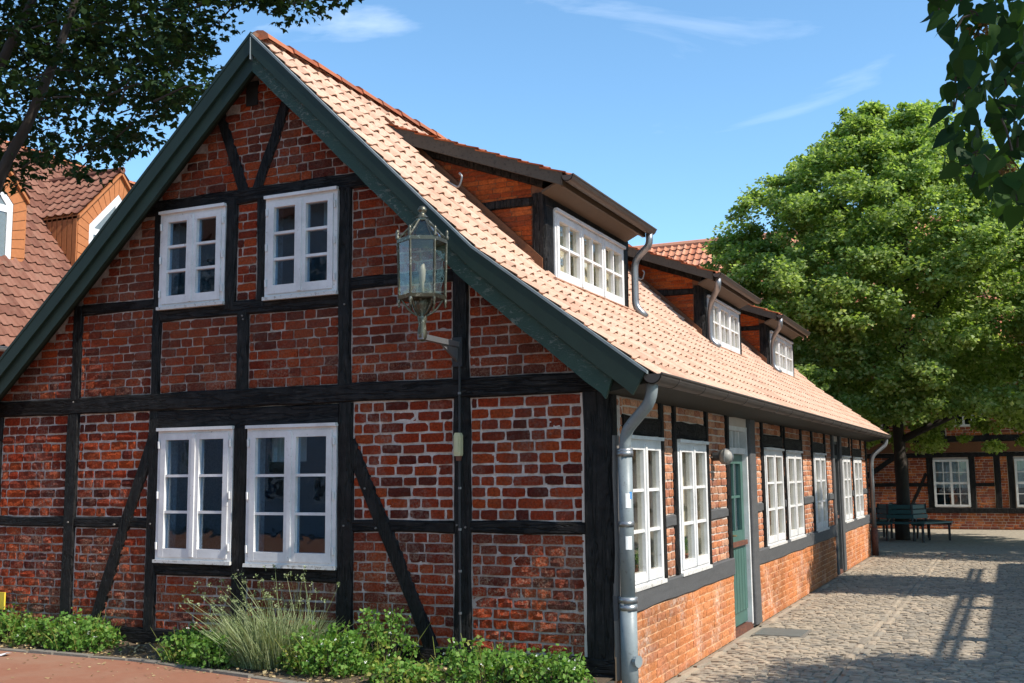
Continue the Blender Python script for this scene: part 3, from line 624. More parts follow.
# ================================================================== ROOF
TW, TG, TL = .172, .215, .255
def tile_geo():
    xs = [(0, .014), (.022, .003), (.06, .0), (.115, .004), (.14, .022), (.165, .034), (.19, .028), (.214, .010)]; v = []
    for s, r in ((0, .026), (TL, .0)):
        for u, h in xs: v.append((u+random.uniform(-.001, .001), s, h+r))
    for u, h in xs: v.append((u, .002, h+.026-.011))
    f = [(i, i+1, i+9, i+8) for i in range(7)]+[(16+i, 17+i, i+1, i) for i in range(7)]
    return np.array(v), f
TL = .315; TG0 = tile_geo(); TL = .255; TGEO = (TG0[0]*np.array([.835, .81, .82]), TG0[1])
def lay_tiles(P0, P1, along, length, w=TW, gauge=TG, skip=None):
    """frames (origin, u, s, n) of tiles from the eave line at P0 up to P1, running along a unit vector"""
    out = []; P0, P1, along = Vector(P0), Vector(P1), Vector(along); sd = (P1-P0); L = sd.length; sd.normalize(); nn = along.cross(sd)
    if nn.z < 0: nn = -nn
    k = int(L/gauge+.5); g = L/k
    for i in range(k):
        c = 0.0; n = int(length/w)
        for j in range(n):
            o = P0+sd*(g*i)+along*(length*j/n)
            if skip and skip(o+sd*.13+along*.1): continue
            out.append((o+nn*random.uniform(-.003, .003), along, sd, nn, random.uniform(-.012, .012)))
    return out
def tile_arr(fr, geo=TGEO):
    o, u, s, n, q = fr; vv, ff = geo; s2 = (s+u*q).normalized(); return np.array(o)+np.outer(vv[:, 0], u)+np.outer(vv[:, 1], s2)+np.outer(vv[:, 2], n), ff
DOR = [(1.43, 3.28), (6.67, 8.46), (10.74, 12.68)]
VY = -.23                                                # verge plane
roof_mb = MB()
lo = lambda p, d: [(x, z-d) for x, z in p]
ring = [(x, VY+.02, z-.06) for x, z in PROF[::-1]]+[(x, VY+.02, z-.06) for x, z in PROFL[1:]]
ring += [(x, VY+.02, z-.09) for x, z in PROFL[:0:-1]]+[(x, VY+.02, z-.09) for x, z in PROF]
roof_mb.prism(ring, (0, HY1+.25-VY, 0)); roof = roof_mb.build('roof', 'timber_bare', house)
def in_dormer(p): return any(a-.17 < p.y < b2+.17 for a, b2 in DOR) and -2.55 < p.x < -1.03
fr_t = []
YL = HY1+.25-VY
for a, b2 in ((2, 1), (1, 0)):
    (xa, za), (xb, zb) = PROF[a], PROF[b2]
    fr_t += lay_tiles((xa+(.03 if a == 2 else 0), VY, za-.03-(.02 if a == 2 else 0)), (xb, VY, zb-.03), (0, 1, 0), YL, skip=in_dormer)
fr_t.sort(key=lambda t: (t[0]-CAM).length)
tme = bpy.data.meshes.new('tile'); tme.from_pydata(TGEO[0].tolist(), [], TGEO[1]); tme.materials.append(M['tile_house']); tme.update()
for o, u, s_, n, q in fr_t[:300]:
    ob = link(bpy.data.objects.new('tile', tme), roof); ob.matrix_local = Matrix.Translation(o-ORG[roof]) @ Matrix((u, (s_+u*q).normalized(), n)).transposed().to_4x4()
pieces_mesh('tiling', [tile_arr(t) for t in fr_t[300:]], 'tile_house', roof, None, kind='stuff')
fl = []
for a, b2 in ((2, 1), (1, 0)):
    (xa, za), (xb, zb) = PROFL[a], PROFL[b2]; fl += lay_tiles((xa, VY, za-.03), (xb, VY, zb-.03), (0, 1, 0), YL)
pieces_mesh('far_slope_tiling', [tile_arr(t) for t in fl], 'tile_house', roof, None, kind='stuff')
# ridge tiles
rm = []
def ridge_geo():
    v = []; f = []
    for y, r in ((0, .115), (.40, .098)):
        for k in range(7): t = math.pi*k/6; v.append((math.cos(t)*r*1.05, y, math.sin(t)*r*.8))
    f = [(k, k+1, k+8, k+7) for k in range(6)]+[tuple(range(6, -1, -1))]
    return v, f
vv, ff = ridge_geo(); rme = bpy.data.meshes.new('ridge_tile'); rme.from_pydata(vv, [], ff); rme.materials.append(M['tile_dormer']); rme.update()
y = VY+.06
while y < HY1+.1:
    ob = link(bpy.data.objects.new('ridge_tile', rme), roof); ob.location = Vector((RX, y, 5.225+random.uniform(-.006, .006)))-ORG[roof]; ob.rotation_euler = (random.uniform(-.012, .012), 0, random.uniform(-.01, .01)); y += .365
# barge boards: upper smooth board and lower weathered board on each slope
def band(prof, d0, d1, x_end, y0, th, cut=0, ragged=0, grow=0):
    """strip below the roof profile between vertical depths d0 and d1"""
    P = []; x0, xe = prof[0][0], x_end; D1 = lambda x: d1+grow*max(0, x+.95)
    def z_at(x):
        for (a, za), (b2, zb) in zip(prof, prof[1:]):
            if min(a, b2)-1e-6 <= x <= max(a, b2)+1e-6: return za+(zb-za)*(x-a)/(b2-a)
        (a, za), (b2, zb) = prof[-2:]; return za+(zb-za)*(x-a)/(b2-a)
    n = 28; xs = [x0+(xe-x0)*i/n for i in range(n+1)]; mb = MB(); sg = 1 if xe > x0 else -1
    for i in range(n):
        a, b2 = xs[i], xs[i+1]; r0 = random.uniform(0, ragged); 
        if i == 0: rp = r0
        ca = -cut*(i == n) ; cb = cut if i == n-1 else 0
        mb.hexa([(a, y0, z_at(a)-D1(a)+rp), (b2-sg*cb, y0, z_at(b2-sg*cb)-D1(b2)+r0), (b2-sg*cb, y0+th, z_at(b2-sg*cb)-D1(b2)+r0), (a, y0+th, z_at(a)-D1(a)+rp), (a, y0, z_at(a)-d0), (b2, y0, z_at(b2)-d0), (b2, y0+th, z_at(b2)-d0), (a, y0+th, z_at(a)-d0)]); rp = r0
    return mb
band(PROF, .032, .185, .345, VY-.025, .028, .09, 0, .05).build('barge_board', 'green_board', house)
band(PROF, .15, .345, .13, VY+.006, .035, .08, .014, .07).build('barge_board', 'green_board_worn', house)
band(PROFL, .032, .175, -6.40, VY-.025, .028, .09).build('barge_board', 'green_board', house)
band(PROFL, .15, .32, -6.2, VY+.006, .035, .08, .004).build('barge_board', 'green_board', house)
band(PROF, .10, .13, .30, VY+.042, -VY-.045).build('verge_soffit', 'green_soffit', house); band(PROFL, .10, .13, -6.36, VY+.042, -VY-.045).build('verge_soffit', 'green_soffit', house)
band(PROF, .012, .033, .36, VY-.030, .045).build('verge_strip', 'pipe_paint', house); band(PROFL, .0, .033, -6.42, VY-.030, .045).build('verge_strip', 'green_board', house)
MB().box(RX-.003, RX+.003, VY-.033, VY-.0, 5.03, 5.22).build('apex_strip', 'pipe_paint', house)
# eave: soffit, gutter
mb = MB(); mb.prism([(.022, VY+.05, 2.145), (.35, VY+.05, 2.20), (.35, VY+.05, 2.225), (.022, VY+.05, 2.29)], (0, HY1+.2-VY, 0)); mb.build('eave_soffit', 'green_soffit', house)
def gutter(xc, zc, r, y0, y1, mat='gutter_metal', parent=house, th=.006, name='gutter'):
    mb = MB(); n = 9; A = [(xc-math.cos(math.pi*k/n)*r, zc-math.sin(math.pi*k/n)*r) for k in range(n+1)]; B = [(xc-math.cos(math.pi*k/n)*(r-th), zc-math.sin(math.pi*k/n)*(r-th)) for k in range(n+1)]
    for k in range(n):
        (x0, z0), (x1, z1), (x2, z2), (x3, z3) = A[k], A[k+1], B[k+1], B[k]
        mb.hexa([(x0, y0, z0), (x1, y0, z1), (x2, y0, z2), (x3, y0, z3), (x0, y1, z0), (x1, y1, z1), (x2, y1, z2), (x3, y1, z3)])
    mb.prism([(x, y0, z) for x, z in A], (0, .006, 0)); mb.prism([(x, y1-.006, z) for x, z in A], (0, .006, 0))
    mb.tube([(xc+r, y0, zc), (xc+r, y1, zc)], .009, 6)
    return mb.build(name, mat, parent)
g = gutter(.385, 2.255, .068, VY+.0, HY1+.25)
y = .2
while y < HY1:
    mb = MB(); r = .072
    for k in range(9):
        a, b2 = math.pi*k/9, math.pi*(k+1)/9
        mb.hexa([(.385-math.cos(q)*rr, yy, 2.255-math.sin(q)*rr) for yy in (y, y+.028) for q, rr in ((a, r), (b2, r), (b2, r-.006), (a, r-.006))])
    mb.build('gutter_joint', 'gutter_metal', g); y += .72
# downpipe at the near corner
def arc_pts(pts, k=4):
    pts = [Vector(p) for p in pts]; out = [pts[0]]
    for a, b2, c in zip(pts, pts[1:], pts[2:]):
        d = min((b2-a).length, (c-b2).length)*.45; p0 = b2+(a-b2).normalized()*d; p1 = b2+(c-b2).normalized()*d
        for i in range(k+1):
            t_ = i/k; out.append(p0*(1-t_)**2+b2*2*t_*(1-t_)+p1*t_*t_)
    return out+[pts[-1]]
PX, PY = .105, .0
dp = MB().tube(arc_pts([(.36, -.13, 2.24), (.345, -.13, 2.08), (PX+.005, PY, 1.88), (PX, PY, 1.70)]), .041, 12).build('downpipe', 'pipe_paint', house, smooth=True)
MB().tube([(PX, PY, 1.76), (PX, PY, .75)], .050, 14).build('pipe_shaft', 'pipe_paint', dp, smooth=True)
MB().tube([(PX, PY, .76), (PX, PY, .0)], .058, 14).build('standpipe', 'pipe_paint', dp, smooth=True)
for z, r in ((1.75, .056), (1.73, .058), (.74, .066), (.69, .064), (1.25, .054)): MB().tube([(PX, PY, z-.018), (PX, PY, z+.018)], r, 14).build('pipe_collar', 'zinc', dp, smooth=True)
MB().tube([(PX+.05, PY-.02, .34), (PX+.075, PY-.03, .34)], .04, 12).build('cleaning_cover', 'pipe_paint', dp)
for (z, mt, a0, a1, hh) in ((1.42, 'sticker_blue', -.7, -.3, .05), (1.36, 'sticker_white', -1.3, -.5, .10), (1.08, 'sticker_white', -1.4, -.5, .09)):
    mb = MB()
    for i in range(5):
        t0, t1 = a0+(a1-a0)*i/5, a0+(a1-a0)*(i+1)/5; r = .0515
        mb.quad(*[(PX+math.cos(t)*r, PY+math.sin(t)*r, zz) for t, zz in ((t0, z), (t1, z), (t1, z+hh), (t0, z+hh))])
    mb.build('sticker', mt, dp)
dp2 = MB().tube(arc_pts([(.37, HY1+.1, 2.24), (.36, HY1+.1, 2.08), (.10, HY1-.04, 1.86), (.09, HY1-.04, 1.6), (.09, HY1-.04, .5)]), .042, 10).build('downpipe', 'zinc', house, smooth=True)
MB().tube([(.09, HY1-.04, .52), (.09, HY1-.04, .0)], .062, 10).build('standpipe', 'rust_metal', dp2, smooth=True)
# conduit and small fittings on the gable post
mb = MB().tube([(-1.165, -.034, 2.42), (-1.17, -.034, 1.4), (-1.168, -.034, .22)], .009, 6); cable = mb.build('cable_conduit', 'iron', house)
for z in (2.2, 1.85, 1.5, 1.2, .9, .6): MB().tube([(-1.167, -.034, z-.008), (-1.167, -.034, z+.008)], .013, 6).build('clip', 'zinc', cable)

# ================================================================== DORMERS
DS = .39
def dz(x): return 4.15+DS*(-.74-x)
FD = Fr((-1.0, 0, 0), (0, 1, 0), (1, 0, 0))
for di, (wa, wb) in enumerate(DOR):
    y0, y1 = wa-.17, wb+.17
    mb = MB(); mb.beam(FD, *vpost(y0, wa-.005, 3.1, 3.99), -.12, .012); mb.beam(FD, *vpost(wb+.005, y1, 3.1, 3.99), -.12, .012); mb.beam(FD, *hrail(y0, y1, 3.90, 4.02), -.12, .016)
    d = mb.build('dormer', 'timber_black', house)
    casement(FD, (wa, wb, 3.275, 3.895), cols=2, rows=2, proud=.02, hinges=False, parent=d, nl=3, fw=.03, name='window_frame', flat=True)
    curtain(FD, wa+.01, wb-.01, 3.29, 3.9, -.085, d, .010, .06)
    FCn = Fr((0, y0, 0), (1, 0, 0), (0, -1, 0)); FCf = Fr((0, y1, 0), (1, 0, 0), (0, 1, 0))
    for fr, nm in ((FCn, 'cheek'), (FCf, 'cheek')):
        P = [(-1.1, 3.0), (-1.02, 3.0), (-1.02, dz(-1.02)-.1), (-2.72, dz(-2.72)-.1), (-2.72, 4.6)]
        mb = MB(); mb.prism([fr.p(u, -.012, v) for u, v in P], fr.N*-.08); mb.build(nm, 'brown_board', d)
    bl = courses(-2.7, -1.13, 3.2, 4.8, ch=.046, wm=(.2, .22, .11, .18), joint=.005, jit=.001, inside=lambda u, v: roof_z(u)-.06 < v+.03 and v < dz(u)-.09)
    pieces_mesh('cheek_brickwork', [place(FCn, q, random.choice(BVs), -.004) for q in bl], 'brick_dormer', d, None, kind='stuff')
    MB().beam(FCn, (-1.06, 3.15), (-1.06, 4.02), .12, -.02, .014).build('corner_post', 'timber_black', d)
    xr = -1.62
    MB().beam(FCn, (-1.82, 3.965), (-1.11, 3.955), .08, -.02, .012).build('cheek_rail', 'timber_black', d)
    MB().beam(FCn, (-2.55, dz(-2.55)-.14), (-1.0, dz(-1.0)-.14), .12, -.02, .02).build('cheek_plate', 'timber_black', d)
    # roof deck with verge boards, soffit
    ya, yb = y0-.14-(.16 if di else 0), y1-.04; xf = -.80; xb = -2.80
    mb = MB(); mb.prism([(xf, ya+.02, dz(xf)-.05), (xb, ya+.02, dz(xb)-.05), (xb, ya+.02, dz(xb)-.085), (xf, ya+.02, dz(xf)-.085)], (0, yb-ya-.04, 0)); mb.build('roof_deck', 'soffit_brown', d)
    for yy in (ya, yb-.03):
        mb = MB(); P = [(xf+.02, dz(xf)-.035), (xf+.02, dz(xf)-.15), (xb+.30, dz(xb+.30)-.17), (xb, dz(xb)-.035)]; mb.prism([(x, yy, z) for x, z in P], (0, .03, 0)); mb.build('verge_board', 'dormer_verge', d)
    mb = MB(); mb.prism([(xf-.005, ya+.03, dz(xf)-.10), (-.985, ya+.03, 3.985), (-.985, ya+.03, 4.01), (xf-.005, ya+.03, dz(xf)-.086)], (0, yb-ya-.06, 0)); mb.build('soffit', 'soffit_brown', d)
    MB().box(xf-.005, xf+.02, ya+.03, yb-.03, dz(xf)-.155, dz(xf)-.04).build('fascia', 'soffit_brown', d)
    tl = lay_tiles((xf+.05, ya-.02, dz(xf)-.07), (xb, ya-.02, dz(xb)-.05), (0, 1, 0), yb-ya+.04)
    pieces_mesh('tiling', [tile_arr(q) for q in tl], 'tile_dormer', d, None, kind='stuff')
    # tile edge strips along the verge
    gutter(xf+.075, dz(xf)-.075, .055, ya-.03, yb+.03, 'gutter_metal', d)
    # brown board along the cheek on the slope, and lead apron under the window
    mb = MB(); P = [(-1.02, roof_z(-1.02)+.10), (-2.6, roof_z(-2.6)+.05), (-2.6, roof_z(-2.6)-.02), (-1.02, roof_z(-1.02)-.02)]; mb.prism([(x, y0-.035, z) for x, z in P], (0, .022, 0)); mb.build('flashing_board', 'brown_board', d)
    mb = MB(); mb.prism([(-.985, y0, 3.255), (-.90, y0, roof_z(-.90)+.03), (-.90, y0, roof_z(-.90)+.022), (-1.0, y0, 3.24)], (0, y1-y0, 0)); mb.build('lead_apron', 'tile_house', d)
    if di == 0: pts = [(xf+.07, yb-.03, dz(xf)-.12), (xf+.07, yb-.03, dz(xf)-.24), (-.91, y1-.03, 3.80), (-.91, y1-.03, 3.3), (-.80, y1-.03, 3.19)]
    else: pts = [(xf+.07, ya+.06, dz(xf)-.12), (xf+.07, ya+.06, dz(xf)-.24), (-.93, y0+.08, 3.78), (-.93, y0+.08, 3.3), (-.82, y0+.08, 3.2)]
    MB().tube(arc_pts(pts), .038, 10).build('downpipe', 'zinc', d, smooth=True)
for (x, y) in ((-1.72, 1.0), (-1.75, 6.25), (-1.75, 10.3)):
    z = roof_z(x)+.05; MB().tube(arc_pts([(x-.1, y, roof_z(x-.1)+.03), (x+.02, y, z), (x+.05, y, z+.11), (x+.02, y, z+.14)]), .010, 6).build('roof_hook', 'zinc', house, smooth=True)

# ================================================================== FITTINGS ON THE HOUSE
LX, LY = -1.185, -.56
lan = thing('wall_lantern', (LX, -.02, 2.5), 'old six-sided glass and metal lantern on a bracket from the gable post', 'lantern')
def hexp(r, z, n=6, off=0): r *= .88; return [(LX+r*math.cos(math.pi/3*k+off), LY+r*math.sin(math.pi/3*k+off), z) for k in range(n)]
OF = math.pi/6
def ringbox(r, z0, z1, nm, mat='lantern_metal', r2=None):
    mb = MB(); A = hexp(r, z0, off=OF); B = hexp(r2 or r, z1, off=OF); mb.f = []; mb.v = [Vector(p) for p in A+B]
    mb.f = [tuple(range(6)), tuple(range(6, 12))]+[(k, (k+1) % 6, 6+(k+1) % 6, 6+k) for k in range(6)]; return mb.build(nm, mat, lan)
ringbox(.205, 3.235, 3.262, 'top_ring'); ringbox(.19, 2.83, 2.855, 'bottom_ring', r2=.2); ringbox(.05, 3.40, 3.425, 'crown_ring')
B0, T0 = hexp(.185, 2.855, off=OF), hexp(.195, 3.235, off=OF); C0 = hexp(.2, 3.262, off=OF); C1 = hexp(.05, 3.40, off=OF)
for k in range(6):
    j = (k+1) % 6
    MB().tube([B0[k], T0[k]], .010, 6).build('corner_bar', 'lantern_metal', lan)
    MB().prism([B0[k], B0[j], T0[j], T0[k]], (0, 0, .003)).build('glass_pane', 'lantern_glass', lan)
    MB().tube([C0[k], C1[k]], .008, 5).build('roof_bar', 'lantern_metal', lan)
    MB().prism([C0[k], C0[j], C1[j], C1[k]], (0, 0, .003)).build('roof_pane', 'lantern_glass', lan)
    a = C0[k]; MB().lathe((a[0], a[1], 3.262), [(.012, 0), (.016, .02), (.008, .035), (.014, .05), (.010, .065), (0, .075)], 8).build('finial', 'lantern_metal', lan, smooth=True)
    a = B0[k]; MB().lathe((a[0], a[1], 2.83), [(.012, 0), (.014, -.02), (.006, -.035), (.012, -.05), (0, -.065)], 8).build('drop', 'lantern_metal', lan, smooth=True)
    MB().tube(arc_pts([a, (LX+(a[0]-LX)*.55, LY+(a[1]-LY)*.55, 2.745), (LX, LY, 2.70)]), .008, 6).build('stay', 'lantern_metal', lan)
MB().lathe((LX, LY, 3.42), [(.05, 0), (.03, .02), (.018, .035), (.032, .05), (.034, .065), (.02, .085), (0, .09)], 10).build('top_knob', 'lantern_metal', lan, smooth=True)
MB().lathe((LX, LY, 0), [(0, 2.845), (.07, 2.84), (.05, 2.78), (.03, 2.72), (.036, 2.70), (.026, 2.66), (.034, 2.60), (.034, 2.56), (.022, 2.54), (0, 2.53)], 10).build('stem', 'lantern_metal', lan, smooth=True)
MB().lathe((LX, LY, 0), [(0, 2.85), (.014, 2.85), (.014, 2.95), (.022, 2.97), (.026, 3.04), (.016, 3.09), (0, 3.10)], 10).build('bulb', 'frosted', lan, smooth=True)
mb = MB(); mb.box(LX-.022, LX+.022, LY-.03, -.02, 2.545, 2.585); mb.build('bracket_arm', 'zinc', lan)
mb = MB(); mb.prism([(LX-.008, -.02, 2.54), (LX-.008, -.30, 2.548), (LX-.008, -.02, 2.43)], (.016, 0, 0)); mb.build('gusset', 'zinc', lan)
mb = MB(); mb.box(LX-.04, LX+.04, -.036, -.014, 2.40, 2.62); mb.build('wall_plate', 'iron', lan)
bx = thing('meter_box', (-1.165, -.03, 1.7), 'small cream weathered box on the gable post below the lantern', 'box')
mb = MB(); mb.prism([(-1.19, -.075, 1.735), (-1.145, -.075, 1.735), (-1.14, -.075, 1.75), (-1.14, -.075, 1.885), (-1.15, -.075, 1.905), (-1.185, -.075, 1.905), (-1.195, -.075, 1.885), (-1.195, -.075, 1.75)], (0, .045, 0)); mb.build('case', 'box_cream', bx)
mb = MB(); mb.box(-1.182, -1.152, -.085, -.074, 1.76, 1.88); mb.build('cover', 'box_cream', bx); MB().lathe((-1.167, -.05, 1.7), [(0, 0), (.02, .0), (.025, .035)], 8).build('cap', 'rust_metal', bx)
gl = thing('globe_lamp', (.02, 2.80, 1.72), 'round frosted globe lamp on the side wall by the green door', 'lamp')
MB().lathe((.13, 2.80, 1.74), [(.0, -.066), (.03, -.06), (.057, -.035), (.067, 0), (.057, .035), (.03, .06), (0, .066)], 14).build('globe', 'frosted', gl, smooth=True)
MB().tube([(.012, 2.80, 1.74), (.075, 2.80, 1.74)], .04, 10).build('mount', 'iron', gl)
for k in range(4):
    t_ = math.pi/2*k; MB().tube([(.13+.07*math.cos(q)*math.cos(t_), 2.80+.07*math.cos(q)*math.sin(t_), 1.74+.07*math.sin(q)) for q in np.linspace(-1.5, 1.5, 9)], .006, 5).build('guard_wire', 'zinc', gl)
ha = thing('drain_hatch', (.35, 3.97, 0), 'dark metal hatch plate set in the cobbles before the green door', 'hatch')
mb = MB(); mb.box(.10, .60, 3.70, 4.24, -.01, .004); mb.build('frame', 'kerb_grey', ha); mb = MB(); mb.box(.13, .57, 3.73, 4.21, .0, .010); mb.build('plate', 'hatch_metal', ha)
pp = MB(); pp.quad((-5.06, -.72, .18), (-4.98, -.75, .182), (-4.94, -.68, .2), (-5.02, -.66, .192)); pp.quad((-4.98, -.75, .183), (-4.93, -.74, .205), (-4.94, -.68, .201)); pp.build('paper_scrap', 'paper', org=(-5, -.7, .18), label='scrap of white paper on the red pavement by the kerb', cat='litter')
ys = thing('yellow_marker', (-5.66, -.1, .2), 'small yellow marker plate low at the left end of the gable', 'sign')
mb = MB(); mb.box(-5.86, -5.74, -.10, -.085, .44, .59); mb.build('plate', 'yellow_sign', ys); mb = MB(); mb.box(-5.81, -5.79, -.085, -.07, .15, .5); mb.build('stake', 'iron', ys)

# ================================================================== OTHER HOUSES
def unproj(px, py, axis, val):
    d = _r2*((px-512)/F_PX)+_u2*(-(py-341.5)/F_PX)+_f; t_ = (val-CAM[axis])/d[axis]; return CAM+d*t_
def simple_window(fr, u0, u1, v0, v1, parent, cols=2, rows=2, fw=.07, n=.02, name='window', glass='window_glass', back=True, bar=.035):
    mb = MB(); mb.fbox(fr, u0, u0+fw, -.06, n, v0, v1); mb.fbox(fr, u1-fw, u1, -.06, n, v0, v1); mb.fbox(fr, u0+fw, u1-fw, -.06, n-.001, v0, v0+fw); mb.fbox(fr, u0+fw, u1-fw, -.06, n-.001, v1-fw, v1)
    wn = mb.build(name, 'white_paint', parent); us = np.linspace(u0+fw, u1-fw, cols+1); vs_ = np.linspace(v0+fw, v1-fw, rows+1)
    for u in us[1:-1]: MB().fbox(fr, u-bar, u+bar, -.05, n-.004, v0+fw, v1-fw).build('mullion', 'white_paint', wn)
    for v in vs_[1:-1]: MB().fbox(fr, u0+fw, u1-fw, -.05, n-.006, v-bar, v+bar).build('transom', 'white_paint', wn)
    for i in range(cols):
        for j in range(rows): MB().fbox(fr, us[i]+.002, us[i+1]-.002, -.03, -.024, vs_[j]+.002, vs_[j+1]-.002).build('pane', glass, wn)
    return wn
# ---- the house behind on the left
XE, YE, ZE, SLP, XR = -16.0, 8.5, 4.32, 1.2, -21.05
ZR = ZE+SLP*(XE-XR)
lh = thing('neighbour_house', (XE-5, 13, 0), 'house at far left with brown tiled roof and pointed brick dormers', 'house')
mb = MB(); mb.box(2*XR-XE+.5, XE-.5, 2.2, 25.8, 0, ZE+.1); lhw = mb.build('wall', 'brick_far', lh)
mb = MB(); mb.prism([(XE, 2, ZE-.04), (XR, 2, ZR-.04), (2*XR-XE, 2, ZE-.04), (2*XR-XE, 2, ZE-.14), (XR, 2, ZR-.16), (XE, 2, ZE-.14)], (0, 24, 0)); lroof = mb.build('roof', 'timber_bare', lh)
big = (TG0[0]*np.array([1.27, 1.24, 1.5]), TGEO[1])
LDY = [13.1, 9.0]; XF = -17.88
def in_ld(p): return any(abs(p.y-c) < 1.2 and p.x < XF-.05 and p.z < 9.4-1.05*abs(p.y-c)+.0 for c in LDY)
lt = lay_tiles((XE+.05, 2, ZE-.06), (XR, 2, ZR), (0, 1, 0), 24, .26, .335, skip=in_ld)
def lkey(q):
    px, py, z = to_px(q[0]); return z if -10 < px < 170 and 100 < py < 370 else 999
lt.sort(key=lkey)
lme = bpy.data.meshes.new('tile'); lme.from_pydata(big[0].tolist(), [], big[1]); lme.materials.append(M['tile_left']); lme.update()
for o, u, s_, n, q in lt[:300]:
    ob = link(bpy.data.objects.new('tile', lme), lroof); ob.matrix_local = Matrix.Translation(o-ORG[lroof]) @ Matrix((u, (s_+u*q).normalized(), n)).transposed().to_4x4()
pieces_mesh('tiling', [tile_arr(q, big) for q in lt[300:]], 'tile_left', lroof, None, kind='stuff')
y = 2
while y < 26:
    ob = link(bpy.data.objects.new('ridge_tile', bpy.data.meshes.get('ridge_tile')), lroof); ob.location = Vector((XR, y, ZR-.02))-ORG[lroof]; ob.scale = (1.3, 1.1, 1.3); y += .4
gutter(XE+.07, ZE-.06, .09, 2, 26, 'zinc', lh)
FL = Fr((XF, 0, 0), (0, 1, 0), (1, 0, 0))
for c in LDY:
    zb, ze, za, hw = 6.5, 8.0, 9.40, 1.28
    mb = MB(); mb.prism([FL.p(c-hw, -.01, zb-.3), FL.p(c+hw, -.01, zb-.3), FL.p(c+hw, -.01, ze), FL.p(c, -.01, za-.05), FL.p(c-hw, -.01, ze)], (-.12, 0, 0)); d = mb.build('dormer', 'mortar_line', lh)
    iw, zi, zt = .93, 7.84, 8.82                       # window outline inside the brick surround
    out = [(c-hw, zb-.1), (c-hw, ze), (c, za), (c+hw, ze), (c+hw, zb-.1)]; inn = [(c-iw, zb-.1), (c-iw, zi), (c, zt), (c+iw, zi), (c+iw, zb-.1)]
    for s0 in range(4):
        a0, a1, b0, b1 = out[s0], out[s0+1], inn[s0], inn[s0+1]; k = 7
        for i in range(k):
            f0, f1 = (i+.04)/k, (i+.96)/k; L = lambda p, q, f: (p[0]+(q[0]-p[0])*f, p[1]+(q[1]-p[1])*f)
            mb = MB(); mb.prism([FL.p(q[0], .03, q[1]) for q in (L(a0, a1, f0), L(a0, a1, f1), L(b0, b1, f1), L(b0, b1, f0))], (-.08, 0, 0)); mb.build('surround_brick', 'orange_brick', d)
    def ringw(o, i2, n0, n1, nm):
        mb = MB()
        for k in range(4): mb.prism([FL.p(q[0], n1, q[1]) for q in (o[k], o[k+1], i2[k+1], i2[k])], (n0-n1, 0, 0))
        mb.prism([FL.p(o[0][0], n1, o[0][1]), FL.p(o[4][0], n1, o[4][1]), FL.p(o[4][0], n1, o[4][1]+.12), FL.p(o[0][0], n1, o[0][1]+.12)], (n0-n1, 0, 0)); return mb.build(nm, 'white_paint', d)
    i3 = [(c-iw+.15, zb-.1), (c-iw+.15, zi-.08), (c, zt-.22), (c+iw-.15, zi-.08), (c+iw-.15, zb-.1)]
    ringw([(q[0]*.998+c*.002, q[1]) for q in inn], i3, -.02, .015, 'window_frame')
    MB().fbox(FL, c-.08, c+.08, -.02, .012, zb, zt-.2).build('mullion', 'white_paint', d); MB().fbox(FL, c-iw+.1, c+iw-.1, -.02, .011, 7.62, 7.78).build('transom', 'white_paint', d)
    for sg in (-1, 1):
        mb = MB(); mb.prism([FL.p(q[0], -.003, q[1]) for q in ((c+sg*.08, zb), (c+sg*(iw-.15), zb), (c+sg*(iw-.15), 7.62), (c+sg*.08, 7.62))], (-.004, 0, 0)); mb.build('pane', 'window_glass', d)
        mb = MB(); mb.prism([FL.p(q[0], -.003, q[1]) for q in ((c+sg*.08, 7.78), (c+sg*(iw-.15), 7.78), (c+sg*.08, zt-.3))], (-.004, 0, 0)); mb.build('pane', 'window_glass', d)
        # tiled slope and tile-hung cheek
        e = Vector((XF+.10, c+sg*(hw+.03), ze+.02)); top = Vector((XF+.12, c, za+.03)); Lx = 2.75
        lay = lay_tiles(e, top, (-1, 0, 0), Lx, .26, .31, skip=lambda p: p.z < ZE+SLP*(XE-p.x)-.12)
        pieces_mesh('slope_tiling', [tile_arr(q, big) for q in lay], 'tile_left', d, None, kind='stuff')
        mb = MB(); mb.prism([e+Vector((0, 0, -.02)), top+Vector((0, 0, -.02)), top+Vector((0, 0, -.10)), e+Vector((0, 0, -.10))], (-Lx, 0, 0)); mb.build('roof_deck', 'orange_brick', d)
        mb = MB(); yc = c+sg*hw; mb.prism([(XF-.02, yc, zb-.4), (XF-.02, yc, ze), (XF-1.6, yc, ze)], (0, -sg*.1, 0)); mb.build('cheek', 'tile_left', d)
        for i in range(9):
            x = XF-.06-i*.17; z0 = ZE+SLP*(XE-x)
            if ze-z0 > .1: MB().box(x-.07, x+.07, min(yc, yc+sg*.03), max(yc, yc+sg*.03), z0, ze-.02).build('cheek_tile', 'orange_brick', d)
    MB().tube([(XF+.14, c, za+.05), (XF-2.6, c, za+.05)], .09, 8).build('ridge', 'tile_left', d)
